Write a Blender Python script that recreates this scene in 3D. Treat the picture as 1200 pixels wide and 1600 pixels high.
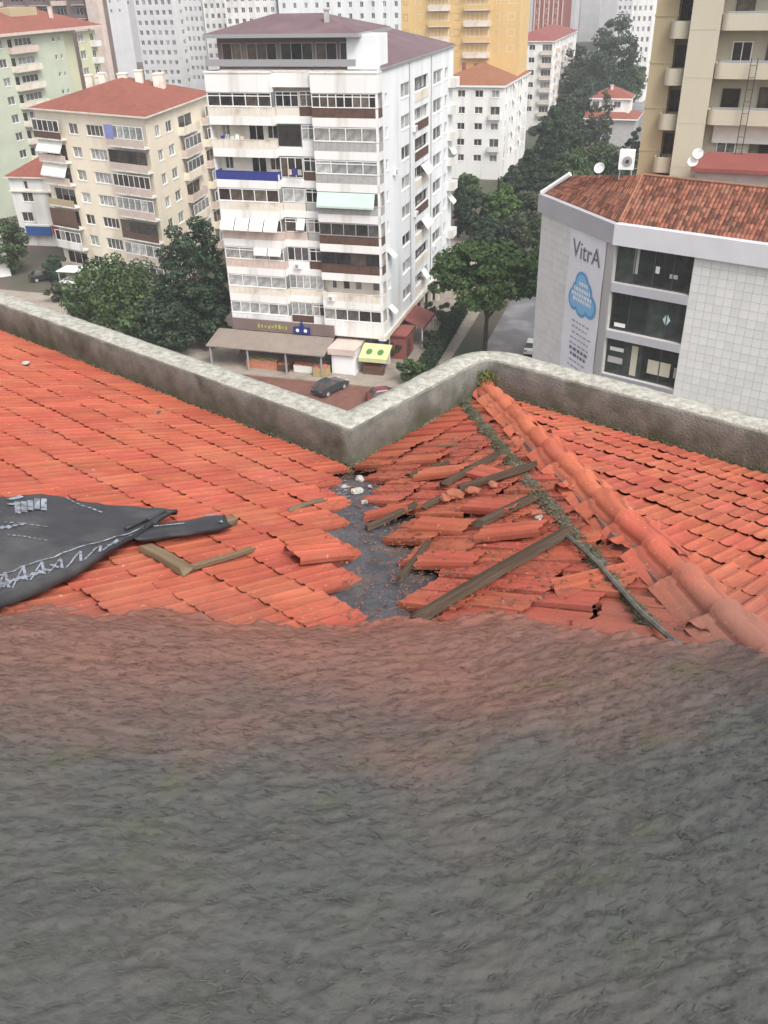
import bpy, bmesh, math, random
import numpy as np
from mathutils import Vector, Matrix, noise

random.seed(7)
RNG = np.random.default_rng(7)
for _o in list(bpy.data.objects):
    bpy.data.objects.remove(_o, do_unlink=True)
SC = bpy.context.scene
COL = SC.collection
R = math.radians

# ------------------------------------------------------------------ camera
CAM_H, FPX, PITCH, ROLL = 38.0, 1370.0, R(31.5), R(1.56)
_f = Vector((0, math.cos(PITCH), -math.sin(PITCH)))
_r0 = Vector((1, 0, 0)); _u0 = _r0.cross(_f)
_r = _r0 * math.cos(ROLL) - _u0 * math.sin(ROLL)
_u = _u0 * math.cos(ROLL) + _r0 * math.sin(ROLL)
EYE = Vector((0, 0, CAM_H))
cd = bpy.data.cameras.new('camera')
cd.sensor_fit = 'VERTICAL'; cd.sensor_height = 24.0; cd.lens = 24.0 * FPX / 1600.0
cd.clip_start = 0.05; cd.clip_end = 4000
cam = bpy.data.objects.new('camera', cd); COL.objects.link(cam)
cam.matrix_world = Matrix(((_r.x, _u.x, -_f.x, 0), (_r.y, _u.y, -_f.y, 0), (_r.z, _u.z, -_f.z, CAM_H), (0, 0, 0, 1)))
SC.camera = cam

# ------------------------------------------------------------------ light
SUN_EL, SUN_AZ = 52.0, 150.0            # azimuth clockwise from +Y
wd = bpy.data.worlds.new('World'); SC.world = wd; wd.use_nodes = True
nt = wd.node_tree; nt.nodes.clear()
wo = nt.nodes.new('ShaderNodeOutputWorld'); bg = nt.nodes.new('ShaderNodeBackground')
sky = nt.nodes.new('ShaderNodeTexSky'); sky.sky_type = 'NISHITA'; sky.sun_disc = False
sky.sun_elevation = R(SUN_EL); sky.sun_rotation = R(SUN_AZ)
sky.air_density = 1.0; sky.dust_density = 4.0; sky.ozone_density = 1.0
hs = nt.nodes.new('ShaderNodeHueSaturation'); hs.inputs['Saturation'].default_value = 0.22
nt.links.new(sky.outputs[0], hs.inputs['Color']); nt.links.new(hs.outputs[0], bg.inputs[0])
bg.inputs[1].default_value = 0.15
nt.links.new(bg.outputs[0], wo.inputs[0])
sd = bpy.data.lights.new('sun', 'SUN'); sd.energy = 1.3; sd.angle = R(22); sd.color = (1.0, 0.96, 0.9)
sun = bpy.data.objects.new('sun', sd); COL.objects.link(sun)
_sv = Vector((math.sin(R(SUN_AZ)) * math.cos(R(SUN_EL)), math.cos(R(SUN_AZ)) * math.cos(R(SUN_EL)), math.sin(R(SUN_EL))))
sun.rotation_euler = (-_sv).to_track_quat('-Z', 'Y').to_euler()
SC.view_settings.view_transform = 'Standard'; SC.view_settings.look = 'None'
SC.view_settings.gamma = 1.0; SC.view_settings.use_curve_mapping = False
SC.view_settings.exposure = 0.85
SC.cycles.max_bounces = 5; SC.cycles.diffuse_bounces = 3; SC.cycles.glossy_bounces = 3
SC.cycles.transparent_max_bounces = 6; SC.cycles.sample_clamp_indirect = 6

# ------------------------------------------------------------------ layout helpers
def ray(x, y):
    return _f + _r * ((x - 600) / FPX) - _u * ((y - 800) / FPX)
def at_z(x, y, z):
    d = ray(x, y); return EYE + d * ((z - CAM_H) / d.z)
def at_plane(x, y, p, n):
    d = ray(x, y); return EYE + d * ((p - EYE).dot(n) / d.dot(n))
def to_px(p):
    d = Vector(p) - EYE; z = d.dot(_f)
    return 600 + FPX * d.dot(_r) / z, 800 - FPX * d.dot(_u) / z, z
def azv(a):
    return Vector((math.sin(R(a)), math.cos(R(a)), 0))

# ------------------------------------------------------------------ object helpers
WORLD = {}
def tag(o, label=None, cat=None, group=None, kind=None):
    if label: o['label'] = label
    if cat: o['category'] = cat
    if group: o['group'] = group
    if kind: o['kind'] = kind
    return o
def thing(name, label, cat, loc=(0, 0, 0), rz=0.0, group=None):
    o = bpy.data.objects.new(name, None); COL.objects.link(o)
    o.empty_display_size = 0.2
    M = Matrix.Translation(Vector(loc)) @ Matrix.Rotation(rz, 4, 'Z')
    o.matrix_basis = M; WORLD[o] = M
    return tag(o, label, cat, group)
def put(name, mesh, parent=None, M=None):
    """link one object; M is its world matrix"""
    o = bpy.data.objects.new(name, mesh); COL.objects.link(o)
    if M is None: M = Matrix.Identity(4)
    if parent is not None:
        o.parent = parent
        o.matrix_basis = WORLD[parent].inverted() @ M
    else:
        o.matrix_basis = M
    WORLD[o] = M
    return o
def copy_tree(src, parent=None):
    c = src.copy(); COL.objects.link(c); c.parent = parent
    for ch in src.children: copy_tree(ch, c)
    return c
class MB:
    """collects faces in local coordinates"""
    def __init__(s): s.v = []; s.f = []; s.m = []
    def face(s, pts, mi=0):
        n = len(s.v); s.v += [tuple(p) for p in pts]; s.f.append(tuple(range(n, n + len(pts)))); s.m.append(mi)
    def box(s, x0, x1, y0, y1, z0, z1, mi=0, T=None):
        n = len(s.v)
        P = [(x0, y0, z0), (x1, y0, z0), (x1, y1, z0), (x0, y1, z0), (x0, y0, z1), (x1, y0, z1), (x1, y1, z1), (x0, y1, z1)]
        if T is not None: P = [tuple(T @ Vector(p)) for p in P]
        s.v += P
        for q in ((0, 3, 2, 1), (4, 5, 6, 7), (0, 1, 5, 4), (1, 2, 6, 5), (2, 3, 7, 6), (3, 0, 4, 7)):
            s.f.append(tuple(n + i for i in q)); s.m.append(mi)
    def prism(s, poly, z0, z1, mi=0):
        n = len(s.v); k = len(poly)
        s.v += [(p[0], p[1], z0) for p in poly] + [(p[0], p[1], z1) for p in poly]
        s.f.append(tuple(n + i for i in reversed(range(k)))); s.m.append(mi)
        s.f.append(tuple(n + k + i for i in range(k))); s.m.append(mi)
        for i in range(k):
            j = (i + 1) % k
            s.f.append((n + i, n + j, n + k + j, n + k + i)); s.m.append(mi)
    def tube(s, p0, p1, r0, r1=None, seg=8, mi=0):
        r1 = r0 if r1 is None else r1
        p0 = Vector(p0); p1 = Vector(p1); d = (p1 - p0).normalized()
        a = d.orthogonal().normalized(); b = d.cross(a); n = len(s.v)
        for p, rr in ((p0, r0), (p1, r1)):
            for i in range(seg):
                t = 2 * math.pi * i / seg
                s.v.append(tuple(p + a * (rr * math.cos(t)) + b * (rr * math.sin(t))))
        for i in range(seg):
            j = (i + 1) % seg
            s.f.append((n + i, n + j, n + seg + j, n + seg + i)); s.m.append(mi)
        s.f.append(tuple(n + i for i in reversed(range(seg)))); s.m.append(mi)
        s.f.append(tuple(n + seg + i for i in range(seg))); s.m.append(mi)
    def mesh(s, name, *mats, smooth=False):
        me = bpy.data.meshes.new(name); me.from_pydata(s.v, [], s.f)
        for m in mats: me.materials.append(m)
        if len(mats) > 1: me.polygons.foreach_set('material_index', s.m)
        if smooth: me.polygons.foreach_set('use_smooth', [True] * len(me.polygons))
        me.update(); return me
def np_mesh(name, V, F, mat, smooth=False):
    """V (n,3) F (m,k) fast mesh"""
    me = bpy.data.meshes.new(name); m, k = F.shape
    me.vertices.add(len(V)); me.vertices.foreach_set('co', V.astype(np.float32).ravel())
    me.loops.add(m * k); me.loops.foreach_set('vertex_index', F.astype(np.int32).ravel())
    me.polygons.add(m); me.polygons.foreach_set('loop_start', np.arange(0, m * k, k, dtype=np.int32))
    if smooth: me.polygons.foreach_set('use_smooth', np.ones(m, dtype=bool))
    me.materials.append(mat); me.update(calc_edges=True); return me

# ------------------------------------------------------------------ materials
def mat(name, c1, c2=None, scale=4.0, rough=0.8, spec=0.3, bump=0.0, bscale=None, rand=0.0, island=0.0, c3=None, s3=1.0, t3=(0.5, 0.7), stretch=None, metal=0.0, detail=5.0, coord='Object'):
    m = bpy.data.materials.new(name); m.use_nodes = True
    t = m.node_tree; N = t.nodes; L = t.links
    b = N['Principled BSDF']; b.inputs['Roughness'].default_value = rough; b.inputs['Metallic'].default_value = metal
    b.inputs['Specular IOR Level'].default_value = spec
    c2 = c2 or c1
    tc = N.new('ShaderNodeTexCoord'); src = tc.outputs[coord] if coord != 'World' else None
    if coord == 'World':
        g = N.new('ShaderNodeNewGeometry'); src = g.outputs['Position']
    if stretch:
        mp = N.new('ShaderNodeMapping'); mp.inputs['Scale'].default_value = stretch; L.new(src, mp.inputs[0]); src = mp.outputs[0]
    nz = N.new('ShaderNodeTexNoise'); nz.inputs['Scale'].default_value = scale; nz.inputs['Detail'].default_value = detail
    nz.inputs['Roughness'].default_value = 0.6; L.new(src, nz.inputs['Vector'])
    rp = N.new('ShaderNodeValToRGB'); rp.color_ramp.elements[0].position = 0.35; rp.color_ramp.elements[1].position = 0.65
    rp.color_ramp.elements[0].color = (*c1, 1); rp.color_ramp.elements[1].color = (*c2, 1)
    L.new(nz.outputs['Fac'], rp.inputs[0]); out = rp.outputs[0]
    if c3:
        n3 = N.new('ShaderNodeTexNoise'); n3.inputs['Scale'].default_value = s3; n3.inputs['Detail'].default_value = 6
        L.new(src, n3.inputs['Vector'])
        mr = N.new('ShaderNodeMapRange'); mr.inputs[1].default_value = t3[0]; mr.inputs[2].default_value = t3[1]
        L.new(n3.outputs['Fac'], mr.inputs[0])
        mx = N.new('ShaderNodeMix'); mx.data_type = 'RGBA'; L.new(mr.outputs[0], mx.inputs[0]); L.new(out, mx.inputs[6])
        mx.inputs[7].default_value = (*c3, 1); out = mx.outputs[2]
    if rand or island:
        hv = N.new('ShaderNodeHueSaturation')
        if rand: oi = N.new('ShaderNodeObjectInfo'); rv = oi.outputs['Random']; amt = rand
        else: oi = N.new('ShaderNodeNewGeometry'); rv = oi.outputs['Random Per Island']; amt = island
        mr = N.new('ShaderNodeMapRange'); mr.inputs[3].default_value = 1 - amt; mr.inputs[4].default_value = 1 + amt
        L.new(rv, mr.inputs[0]); L.new(mr.outputs[0], hv.inputs['Value']); L.new(out, hv.inputs['Color']); out = hv.outputs[0]
    L.new(out, b.inputs['Base Color'])
    if bump:
        bn = N.new('ShaderNodeTexNoise'); bn.inputs['Scale'].default_value = bscale or scale * 3; bn.inputs['Detail'].default_value = 6
        L.new(src, bn.inputs['Vector'])
        bp = N.new('ShaderNodeBump'); bp.inputs['Strength'].default_value = bump; bp.inputs['Distance'].default_value = 0.02
        L.new(bn.outputs['Fac'], bp.inputs['Height']); L.new(bp.outputs[0], b.inputs['Normal'])
    return m
def glass(name, stops, rough=0.12, spec=0.6):
    """window glass over a dim room or a curtain: the tone behind the pane differs from pane to pane"""
    m = bpy.data.materials.new(name); m.use_nodes = True
    t = m.node_tree; N = t.nodes; L = t.links; b = N['Principled BSDF']
    b.inputs['Roughness'].default_value = rough; b.inputs['Specular IOR Level'].default_value = spec
    oi = N.new('ShaderNodeObjectInfo'); rp = N.new('ShaderNodeValToRGB'); rp.color_ramp.interpolation = 'CONSTANT'
    e = rp.color_ramp.elements
    for i, c in enumerate(stops):
        el = e[i] if i < 2 else e.new(i / len(stops))
        el.position = i / len(stops); el.color = (*c, 1)
    L.new(oi.outputs['Random'], rp.inputs[0])
    tc = N.new('ShaderNodeTexCoord'); nz = N.new('ShaderNodeTexNoise'); nz.inputs['Scale'].default_value = 1.6; nz.inputs['Detail'].default_value = 3
    L.new(tc.outputs['Object'], nz.inputs['Vector'])
    mr = N.new('ShaderNodeMapRange'); mr.inputs[1].default_value = .3; mr.inputs[2].default_value = .7; mr.inputs[3].default_value = .55; mr.inputs[4].default_value = 1.3
    L.new(nz.outputs['Fac'], mr.inputs[0])
    hv = N.new('ShaderNodeHueSaturation'); L.new(mr.outputs[0], hv.inputs['Value']); L.new(rp.outputs[0], hv.inputs['Color'])
    L.new(hv.outputs[0], b.inputs['Base Color'])
    return m
def terracotta(name, base, dark, grime=True):
    """fired clay: each tile has its own tone, streaks along the ribs, black lichen specks, and old grey grime over the part of the roof near the ridge"""
    m = bpy.data.materials.new(name); m.use_nodes = True
    t = m.node_tree; N = t.nodes; L = t.links; b = N['Principled BSDF']
    b.inputs['Roughness'].default_value = 0.75; b.inputs['Specular IOR Level'].default_value = 0.25
    tc = N.new('ShaderNodeTexCoord'); g = N.new('ShaderNodeNewGeometry'); oi = N.new('ShaderNodeObjectInfo')
    mp = N.new('ShaderNodeMapping'); mp.inputs['Scale'].default_value = (26, 2.5, 10); L.new(tc.outputs['Object'], mp.inputs[0])
    ad = N.new('ShaderNodeVectorMath'); ad.operation = 'ADD'; L.new(mp.outputs[0], ad.inputs[0])
    rs = N.new('ShaderNodeVectorMath'); rs.operation = 'SCALE'; rs.inputs[0].default_value = (37, 19, 11); L.new(oi.outputs['Random'], rs.inputs['Scale'])
    L.new(rs.outputs[0], ad.inputs[1])
    n1 = N.new('ShaderNodeTexNoise'); n1.inputs['Scale'].default_value = 1.0; n1.inputs['Detail'].default_value = 5; L.new(ad.outputs[0], n1.inputs['Vector'])
    r1 = N.new('ShaderNodeValToRGB'); r1.color_ramp.elements[0].position = .3; r1.color_ramp.elements[1].position = .62
    r1.color_ramp.elements[0].color = (*dark, 1); r1.color_ramp.elements[1].color = (*base, 1); L.new(n1.outputs['Fac'], r1.inputs[0])
    hv = N.new('ShaderNodeHueSaturation'); L.new(r1.outputs[0], hv.inputs['Color'])
    mr = N.new('ShaderNodeMapRange'); mr.inputs[3].default_value = .86; mr.inputs[4].default_value = 1.08; L.new(oi.outputs['Random'], mr.inputs[0]); L.new(mr.outputs[0], hv.inputs['Value'])
    mrs = N.new('ShaderNodeMath'); mrs.operation = 'MULTIPLY_ADD'; mrs.inputs[1].default_value = -7.31; mrs.inputs[2].default_value = 9; L.new(oi.outputs['Random'], mrs.inputs[0])
    fr = N.new('ShaderNodeMath'); fr.operation = 'FRACT'; L.new(mrs.outputs[0], fr.inputs[0])
    mh = N.new('ShaderNodeMapRange'); mh.inputs[3].default_value = .493; mh.inputs[4].default_value = .505; L.new(fr.outputs[0], mh.inputs[0]); L.new(mh.outputs[0], hv.inputs['Hue'])
    out = hv.outputs[0]
    # dirt packed into the side joints
    sj = N.new('ShaderNodeSeparateXYZ'); L.new(tc.outputs['Object'], sj.inputs[0])
    ab = N.new('ShaderNodeMath'); ab.operation = 'ABSOLUTE'; L.new(sj.outputs['X'], ab.inputs[0])
    mj = N.new('ShaderNodeMapRange'); mj.inputs[1].default_value = .064; mj.inputs[2].default_value = .083; mj.inputs[4].default_value = .95; L.new(ab.outputs[0], mj.inputs[0])
    lt = N.new('ShaderNodeMath'); lt.operation = 'LESS_THAN'; lt.inputs[1].default_value = .1; L.new(ab.outputs[0], lt.inputs[0])
    mm = N.new('ShaderNodeMath'); mm.operation = 'MULTIPLY'; L.new(mj.outputs[0], mm.inputs[0]); L.new(lt.outputs[0], mm.inputs[1])
    m5 = N.new('ShaderNodeMath'); m5.operation = 'MULTIPLY'; L.new(mm.outputs[0], m5.inputs[0]); L.new(n1.outputs['Fac'], m5.inputs[1])
    x5 = N.new('ShaderNodeMix'); x5.data_type = 'RGBA'; L.new(m5.outputs[0], x5.inputs[0]); L.new(out, x5.inputs[6]); x5.inputs[7].default_value = (.09, .035, .025, 1); out = x5.outputs[2]
    # lichen / soot stains in world space
    n2 = N.new('ShaderNodeTexNoise'); n2.inputs['Scale'].default_value = 5.5; n2.inputs['Detail'].default_value = 9; n2.inputs['Roughness'].default_value = .7; L.new(g.outputs['Position'], n2.inputs['Vector'])
    m2 = N.new('ShaderNodeMapRange'); m2.inputs[1].default_value = .56; m2.inputs[2].default_value = .74; m2.inputs[4].default_value = .5; L.new(n2.outputs['Fac'], m2.inputs[0])
    x2 = N.new('ShaderNodeMix'); x2.data_type = 'RGBA'; L.new(m2.outputs[0], x2.inputs[0]); L.new(out, x2.inputs[6]); x2.inputs[7].default_value = (.15, .055, .035, 1); out = x2.outputs[2]
    n6 = N.new('ShaderNodeTexNoise'); n6.inputs['Scale'].default_value = 2.1; n6.inputs['Detail'].default_value = 8; n6.inputs['Roughness'].default_value = .72; L.new(g.outputs['Position'], n6.inputs['Vector'])
    m6 = N.new('ShaderNodeMapRange'); m6.inputs[1].default_value = .48; m6.inputs[2].default_value = .72; m6.inputs[4].default_value = .4; L.new(n6.outputs['Fac'], m6.inputs[0])
    x6 = N.new('ShaderNodeMix'); x6.data_type = 'RGBA'; L.new(m6.outputs[0], x6.inputs[0]); L.new(out, x6.inputs[6]); x6.inputs[7].default_value = (.44, .175, .105, 1); out = x6.outputs[2]
    n3 = N.new('ShaderNodeTexNoise'); n3.inputs['Scale'].default_value = 38; n3.inputs['Detail'].default_value = 3; L.new(g.outputs['Position'], n3.inputs['Vector'])
    m3 = N.new('ShaderNodeMapRange'); m3.inputs[1].default_value = .68; m3.inputs[2].default_value = .74; m3.inputs[4].default_value = .55; L.new(n3.outputs['Fac'], m3.inputs[0])
    x3 = N.new('ShaderNodeMix'); x3.data_type = 'RGBA'; L.new(m3.outputs[0], x3.inputs[0]); L.new(out, x3.inputs[6]); x3.inputs[7].default_value = (.62, .36, .27, 1); out = x3.outputs[2]
    if grime:
        sx = N.new('ShaderNodeSeparateXYZ'); L.new(g.outputs['Position'], sx.inputs[0])
        n4 = N.new('ShaderNodeTexNoise'); n4.inputs['Scale'].default_value = 3; n4.inputs['Detail'].default_value = 7; L.new(g.outputs['Position'], n4.inputs['Vector'])
        ma = N.new('ShaderNodeMath'); ma.operation = 'MULTIPLY_ADD'; ma.inputs[1].default_value = 1.0; L.new(n4.outputs['Fac'], ma.inputs[0]); L.new(sx.outputs['Y'], ma.inputs[2])
        m4 = N.new('ShaderNodeMapRange'); m4.inputs[1].default_value = 3.75; m4.inputs[2].default_value = 2.95; m4.inputs[3].default_value = 0; m4.inputs[4].default_value = .8
        L.new(ma.outputs[0], m4.inputs[0])
        x4 = N.new('ShaderNodeMix'); x4.data_type = 'RGBA'; L.new(m4.outputs[0], x4.inputs[0]); L.new(out, x4.inputs[6]); x4.inputs[7].default_value = (.19, .095, .075, 1); out = x4.outputs[2]
    L.new(out, b.inputs['Base Color'])
    bn = N.new('ShaderNodeTexNoise'); bn.inputs['Scale'].default_value = 60; bn.inputs['Detail'].default_value = 4; L.new(g.outputs['Position'], bn.inputs['Vector'])
    bp = N.new('ShaderNodeBump'); bp.inputs['Strength'].default_value = .35; bp.inputs['Distance'].default_value = .01
    L.new(bn.outputs['Fac'], bp.inputs['Height']); L.new(bp.outputs[0], b.inputs['Normal'])
    return m

M = {}
M['white'] = mat('white_render', (.80, .79, .77), (.74, .73, .71), .35, .85, c3=(.50, .47, .42), s3=.5, t3=(.52, .74), stretch=(1, 1, .16))
M['white_b'] = mat('bluish_white_render', (.78, .80, .81), (.70, .72, .73), .3, .85, c3=(.55, .56, .56), s3=.5, t3=(.52, .76), stretch=(1, 1, .14))
M['cream'] = mat('cream_render', (.82, .74, .60), (.75, .67, .54), .4, .85, c3=(.55, .47, .36), s3=.25, t3=(.55, .8), stretch=(1, 1, .35))
M['cream_pale'] = mat('pale_cream_panel', (.74, .69, .60), (.66, .60, .52), .7, .8, c3=(.50, .43, .36), s3=.5, t3=(.55, .75))
M['pink'] = mat('dusty_pink_panel', (.62, .50, .44), (.52, .42, .37), .8, .8)
M['green'] = mat('pale_green_render', (.50, .54, .43), (.45, .49, .39), .3, .85, c3=(.40, .43, .34), s3=.2, t3=(.5, .8))
M['lime'] = mat('yellow_green_render', (.55, .55, .38), (.49, .50, .35), .3, .85)
M['yellow'] = mat('yellow_render', (.66, .45, .20), (.58, .40, .18), .2, .85)
M['beige'] = mat('beige_render', (.50, .46, .36), (.45, .41, .32), .25, .85, c3=(.38, .35, .27), s3=.22, t3=(.5, .8), stretch=(1, 1, .25))
M['ochre'] = mat('ochre_render', (.44, .36, .23), (.39, .32, .2), .3, .85)
M['brick_red'] = mat('red_cladding', (.29, .095, .08), (.24, .08, .07), .3, .8)
M['brown_bld'] = mat('brown_render', (.20, .145, .135), (.15, .11, .105), .3, .85)
M['grey_bld'] = mat('grey_render', (.52, .51, .52), (.45, .45, .46), .2, .85)
M['stone_far'] = mat('light_grey_render', (.66, .65, .66), (.58, .58, .59), .2, .85)
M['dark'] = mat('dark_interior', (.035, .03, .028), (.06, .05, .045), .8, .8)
M['brown_panel'] = mat('brown_panel', (.13, .07, .05), (.09, .05, .038), 1.5, .45, .4)
M['grey_panel'] = mat('grey_panel', (.42, .41, .40), (.34, .33, .32), 1.2, .5)
M['blue_panel'] = mat('blue_panel', (.035, .05, .24), (.03, .04, .2), 1.5, .6)
M['frame_w'] = mat('white_window_frame', (.78, .78, .77), None, 1, .5)
M['frame_d'] = mat('dark_window_frame', (.05, .05, .05), None, 1, .4)
M['frame_g'] = mat('grey_window_frame', (.30, .30, .31), None, 1, .4)
M['mint'] = mat('mint_canvas', (.52, .64, .58), (.46, .58, .53), 1.2, .8)
M['canvas'] = mat('white_canvas', (.80, .79, .74), (.72, .70, .64), 1.2, .8)
M['roof_red'] = mat('red_roof_tiles', (.27, .085, .058), (.21, .065, .045), 1.3, .8, c3=(.17, .065, .048), s3=.5, t3=(.5, .75), bump=.6, bscale=5)
M['roof_orange'] = mat('orange_roof_tiles', (.27, .115, .06), (.22, .09, .05), 1.0, .8, c3=(.24, .10, .06), s3=.3, t3=(.5, .75))
M['roof_purple'] = mat('purple_brown_sheet', (.155, .095, .105), (.125, .078, .085), .4, .6, c3=(.19, .13, .14), s3=.3, t3=(.5, .8))
M['roof_pink'] = mat('faded_red_sheet', (.25, .075, .065), (.21, .065, .055), .5, .7)
M['asphalt'] = mat('asphalt', (.085, .08, .078), (.065, .06, .058), .5, .8, c3=(.11, .1, .095), s3=.12, t3=(.45, .7))
M['wet'] = mat('wet_asphalt', (.13, .13, .14), (.10, .10, .11), .3, .35, .5, c3=(.22, .22, .23), s3=.25, t3=(.5, .65))
M['earth'] = mat('city_ground', (.12, .09, .075), (.09, .07, .06), .12, .9, c3=(.07, .08, .05), s3=.06, t3=(.45, .6))
M['brickpave'] = mat('brick_paving', (.20, .095, .07), (.15, .07, .055), 1.4, .75, c3=(.12, .065, .055), s3=.4, t3=(.5, .75))
M['paving'] = mat('pale_paving', (.34, .29, .24), (.28, .24, .2), 1.2, .85, c3=(.22, .18, .15), s3=.5, t3=(.5, .75))
M['trunk'] = mat('bark', (.09, .06, .045), (.06, .042, .03), 3, .9, bump=.5)
def leafmat(n, a, b): return mat(n, a, b, .35, .6, .25, island=.45, coord='World')
M['leaf'] = leafmat('green_leaves', (.068, .108, .036), (.040, .070, .024))
M['leaf_d'] = leafmat('dark_leaves', (.034, .058, .029), (.021, .040, .020))
M['leaf_b'] = leafmat('bright_leaves', (.075, .135, .03), (.05, .095, .022))
M['leaf_p'] = leafmat('pine_needles', (.062, .108, .030), (.040, .078, .022))
M['leaf_g'] = leafmat('grey_green_leaves', (.060, .078, .040), (.045, .055, .032))
M['glass'] = glass('window_glass', [(.03, .028, .027), (.10, .095, .09), (.30, .29, .27), (.05, .045, .042), (.18, .17, .16)])
M['glass_d'] = glass('dark_glass', [(.022, .02, .02), (.05, .042, .038), (.08, .06, .05), (.03, .027, .027)])
M['glass_c'] = glass('curtained_glass', [(.36, .36, .35), (.26, .27, .27), (.45, .45, .44), (.20, .21, .21), (.33, .35, .34)])
M['glass_br'] = glass('brown_glass', [(.06, .042, .034), (.10, .075, .06), (.035, .027, .025), (.15, .125, .10)])
M['glass_n'] = glass('showroom_glass', [(.018, .020, .020), (.035, .042, .040), (.05, .06, .055), (.025, .028, .030)], .08)
M['glass_far'] = glass('far_glass', [(.07, .07, .07), (.15, .15, .155), (.10, .09, .09), (.30, .30, .30)])

# ------------------------------------------------------------------ facade system
_cache = {}
class Facade:
    """a wall plane: x runs along it to the right as seen from outside, y goes into the building, z is up"""
    def __init__(s, root, O, az, w, z0, z1, material, d=0.0):
        s.root = root; s.U = azv(az); s.In = azv(az - 90); s.rz = R(90 - az)
        s.O = Vector((O[0], O[1], 0)) + s.In * d
        s.w = w; s.z0 = z0; s.z1 = z1; s.m = material; s.holes = []
    def T(s, u, d, z):
        return Matrix.Translation(s.O + s.U * u + s.In * d + Vector((0, 0, z))) @ Matrix.Rotation(s.rz, 4, 'Z')
    def uz(s, x, y):
        p = at_plane(x, y, s.O, s.In); return (p - s.O).dot(s.U), p.z
    def u(s, x, y): return s.uz(x, y)[0]
    def z(s, x, y): return s.uz(x, y)[1]
    def px(s, x0, y0, x1, y1):
        ym = (y0 + y1) / 2; xm = (x0 + x1) / 2
        return s.u(x0, ym), s.u(x1, ym), s.z(xm, y1), s.z(xm, y0)
    def part(s, name, mb, mats, u=0, d=0, z=0, parent=None, smooth=False):
        return put(name, mb.mesh(name, *mats, smooth=smooth), parent or s.root, s.T(u, d, z))
    def wall(s, u0=0.0, depth=.28, z1=None, name='wall'):
        u1 = u0 + s.w; za, zb = s.z0, z1 or s.z1
        H = [(max(a, u0), min(b, u1), max(c, za), min(e, zb)) for a, b, c, e in s.holes]
        us = sorted({u0, u1} | {round(v, 3) for h in H for v in h[:2]}); zs = sorted({za, zb} | {round(v, 3) for h in H for v in h[2:]})
        mb = MB()
        for a, b in zip(us, us[1:]):
            run = None
            for c, e in zip(zs, zs[1:]):
                um, zm = (a + b) / 2, (c + e) / 2
                solid = not any(h[0] < um < h[1] and h[2] < zm < h[3] for h in H)
                if solid: run = (run[0], e) if run else (c, e)
                if (not solid or e == zs[-1]) and run:
                    mb.face([(a, 0, run[0]), (b, 0, run[0]), (b, 0, run[1]), (a, 0, run[1])]); run = None
        for a, b, c, e in H:
            mb.face([(a, 0, c), (a, depth, c), (a, depth, e), (a, 0, e)]); mb.face([(b, 0, c), (b, depth, c), (b, depth, e), (b, 0, e)])
            mb.face([(a, 0, c), (b, 0, c), (b, depth, c), (a, depth, c)]); mb.face([(a, 0, e), (b, 0, e), (b, depth, e), (a, depth, e)])
        return s.part(name, mb, [s.m])
    def window(s, u0, u1, z0, z1, nc=2, nr=1, g='glass', fr='frame_w', d=.12, bar=.07, split=False, sill=True, name='window', hole=True):
        w = round(u1 - u0, 1); h = round(z1 - z0, 1)
        if w < .2 or h < .2: return None
        if hole: s.holes.append((u0, u0 + w, z0, z0 + h))
        k = ('f', w, h, nc, nr, fr, bar, sill)
        if k not in _cache:
            mb = MB()
            mb.box(0, bar, 0, .07, 0, h); mb.box(w - bar, w, 0, .07, 0, h); mb.box(bar, w - bar, 0, .07, 0, bar); mb.box(bar, w - bar, 0, .07, h - bar, h)
            for i in range(1, nc): x = w * i / nc; mb.box(x - bar / 2, x + bar / 2, .003, .066, bar, h - bar)
            for i in range(1, nr): zz = h * (.28 if nr == 2 else i / nr) if nr != 2 else h * .76; mb.box(bar, w - bar, .006, .06, zz - bar / 2, zz + bar / 2)
            if sill: mb.box(-.06, w + .06, -d - .06, .0, -.07, -.004)
            _cache[k] = mb.mesh('window', M[fr])
        o = put(name, _cache[k], s.root, s.T(u0, d, z0))
        n = nc if split else 1
        k = ('p', w / n, h, g)
        if k not in _cache:
            mb = MB(); mb.face([(.003, .045, .003), (w / n - .003, .045, .003), (w / n - .003, .045, h - .003), (.003, .045, h - .003)]); _cache[k] = mb.mesh('pane', M[g])
        for i in range(n): put('pane', _cache[k], o, s.T(u0 + w * i / n, d, z0))
        return o
    def grid(s, cols, zs, h, **kw):
        for z in zs:
            for c in cols:
                k = dict(kw); a, b = c[0], c[1]
                if len(c) > 2: k.update(c[2])
                hh = k.pop('h', h); dz = k.pop('dz', 0)
                s.window(a, b, z + dz, z + dz + hh, **k)
    def balcony(s, u0, u1, z, depth=1.1, h=.95, slab='white', panel='white', th=.16, d0=0.0, rail=False):
        w = u1 - u0; mb = MB(); mb.box(0, w, -depth, -.003, -th, 0)
        b = s.part('balcony', mb, [M[slab]], u0, d0, z)
        mb = MB()
        if rail:
            mb.box(0, w, -depth, -depth + .05, h - .05, h); mb.box(0, w, -depth + .005, -depth + .04, .08, .12)
            n = max(3, int(w / .3))
            for i in range(n + 1): x = .02 + (w - .04) * i / n; mb.box(x - .02, x + .02, -depth + .01, -depth + .035, 0.002, h - .052)
        else:
            mb.box(0, w, -depth, -depth + .1, .002, h)
            mb.box(0, .1, -depth + .102, -.003, .002, h); mb.box(w - .1, w, -depth + .102, -.003, .002, h)
        s.part('balustrade', mb, [M[panel]], u0, d0, z, parent=b)
        return b
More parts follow.
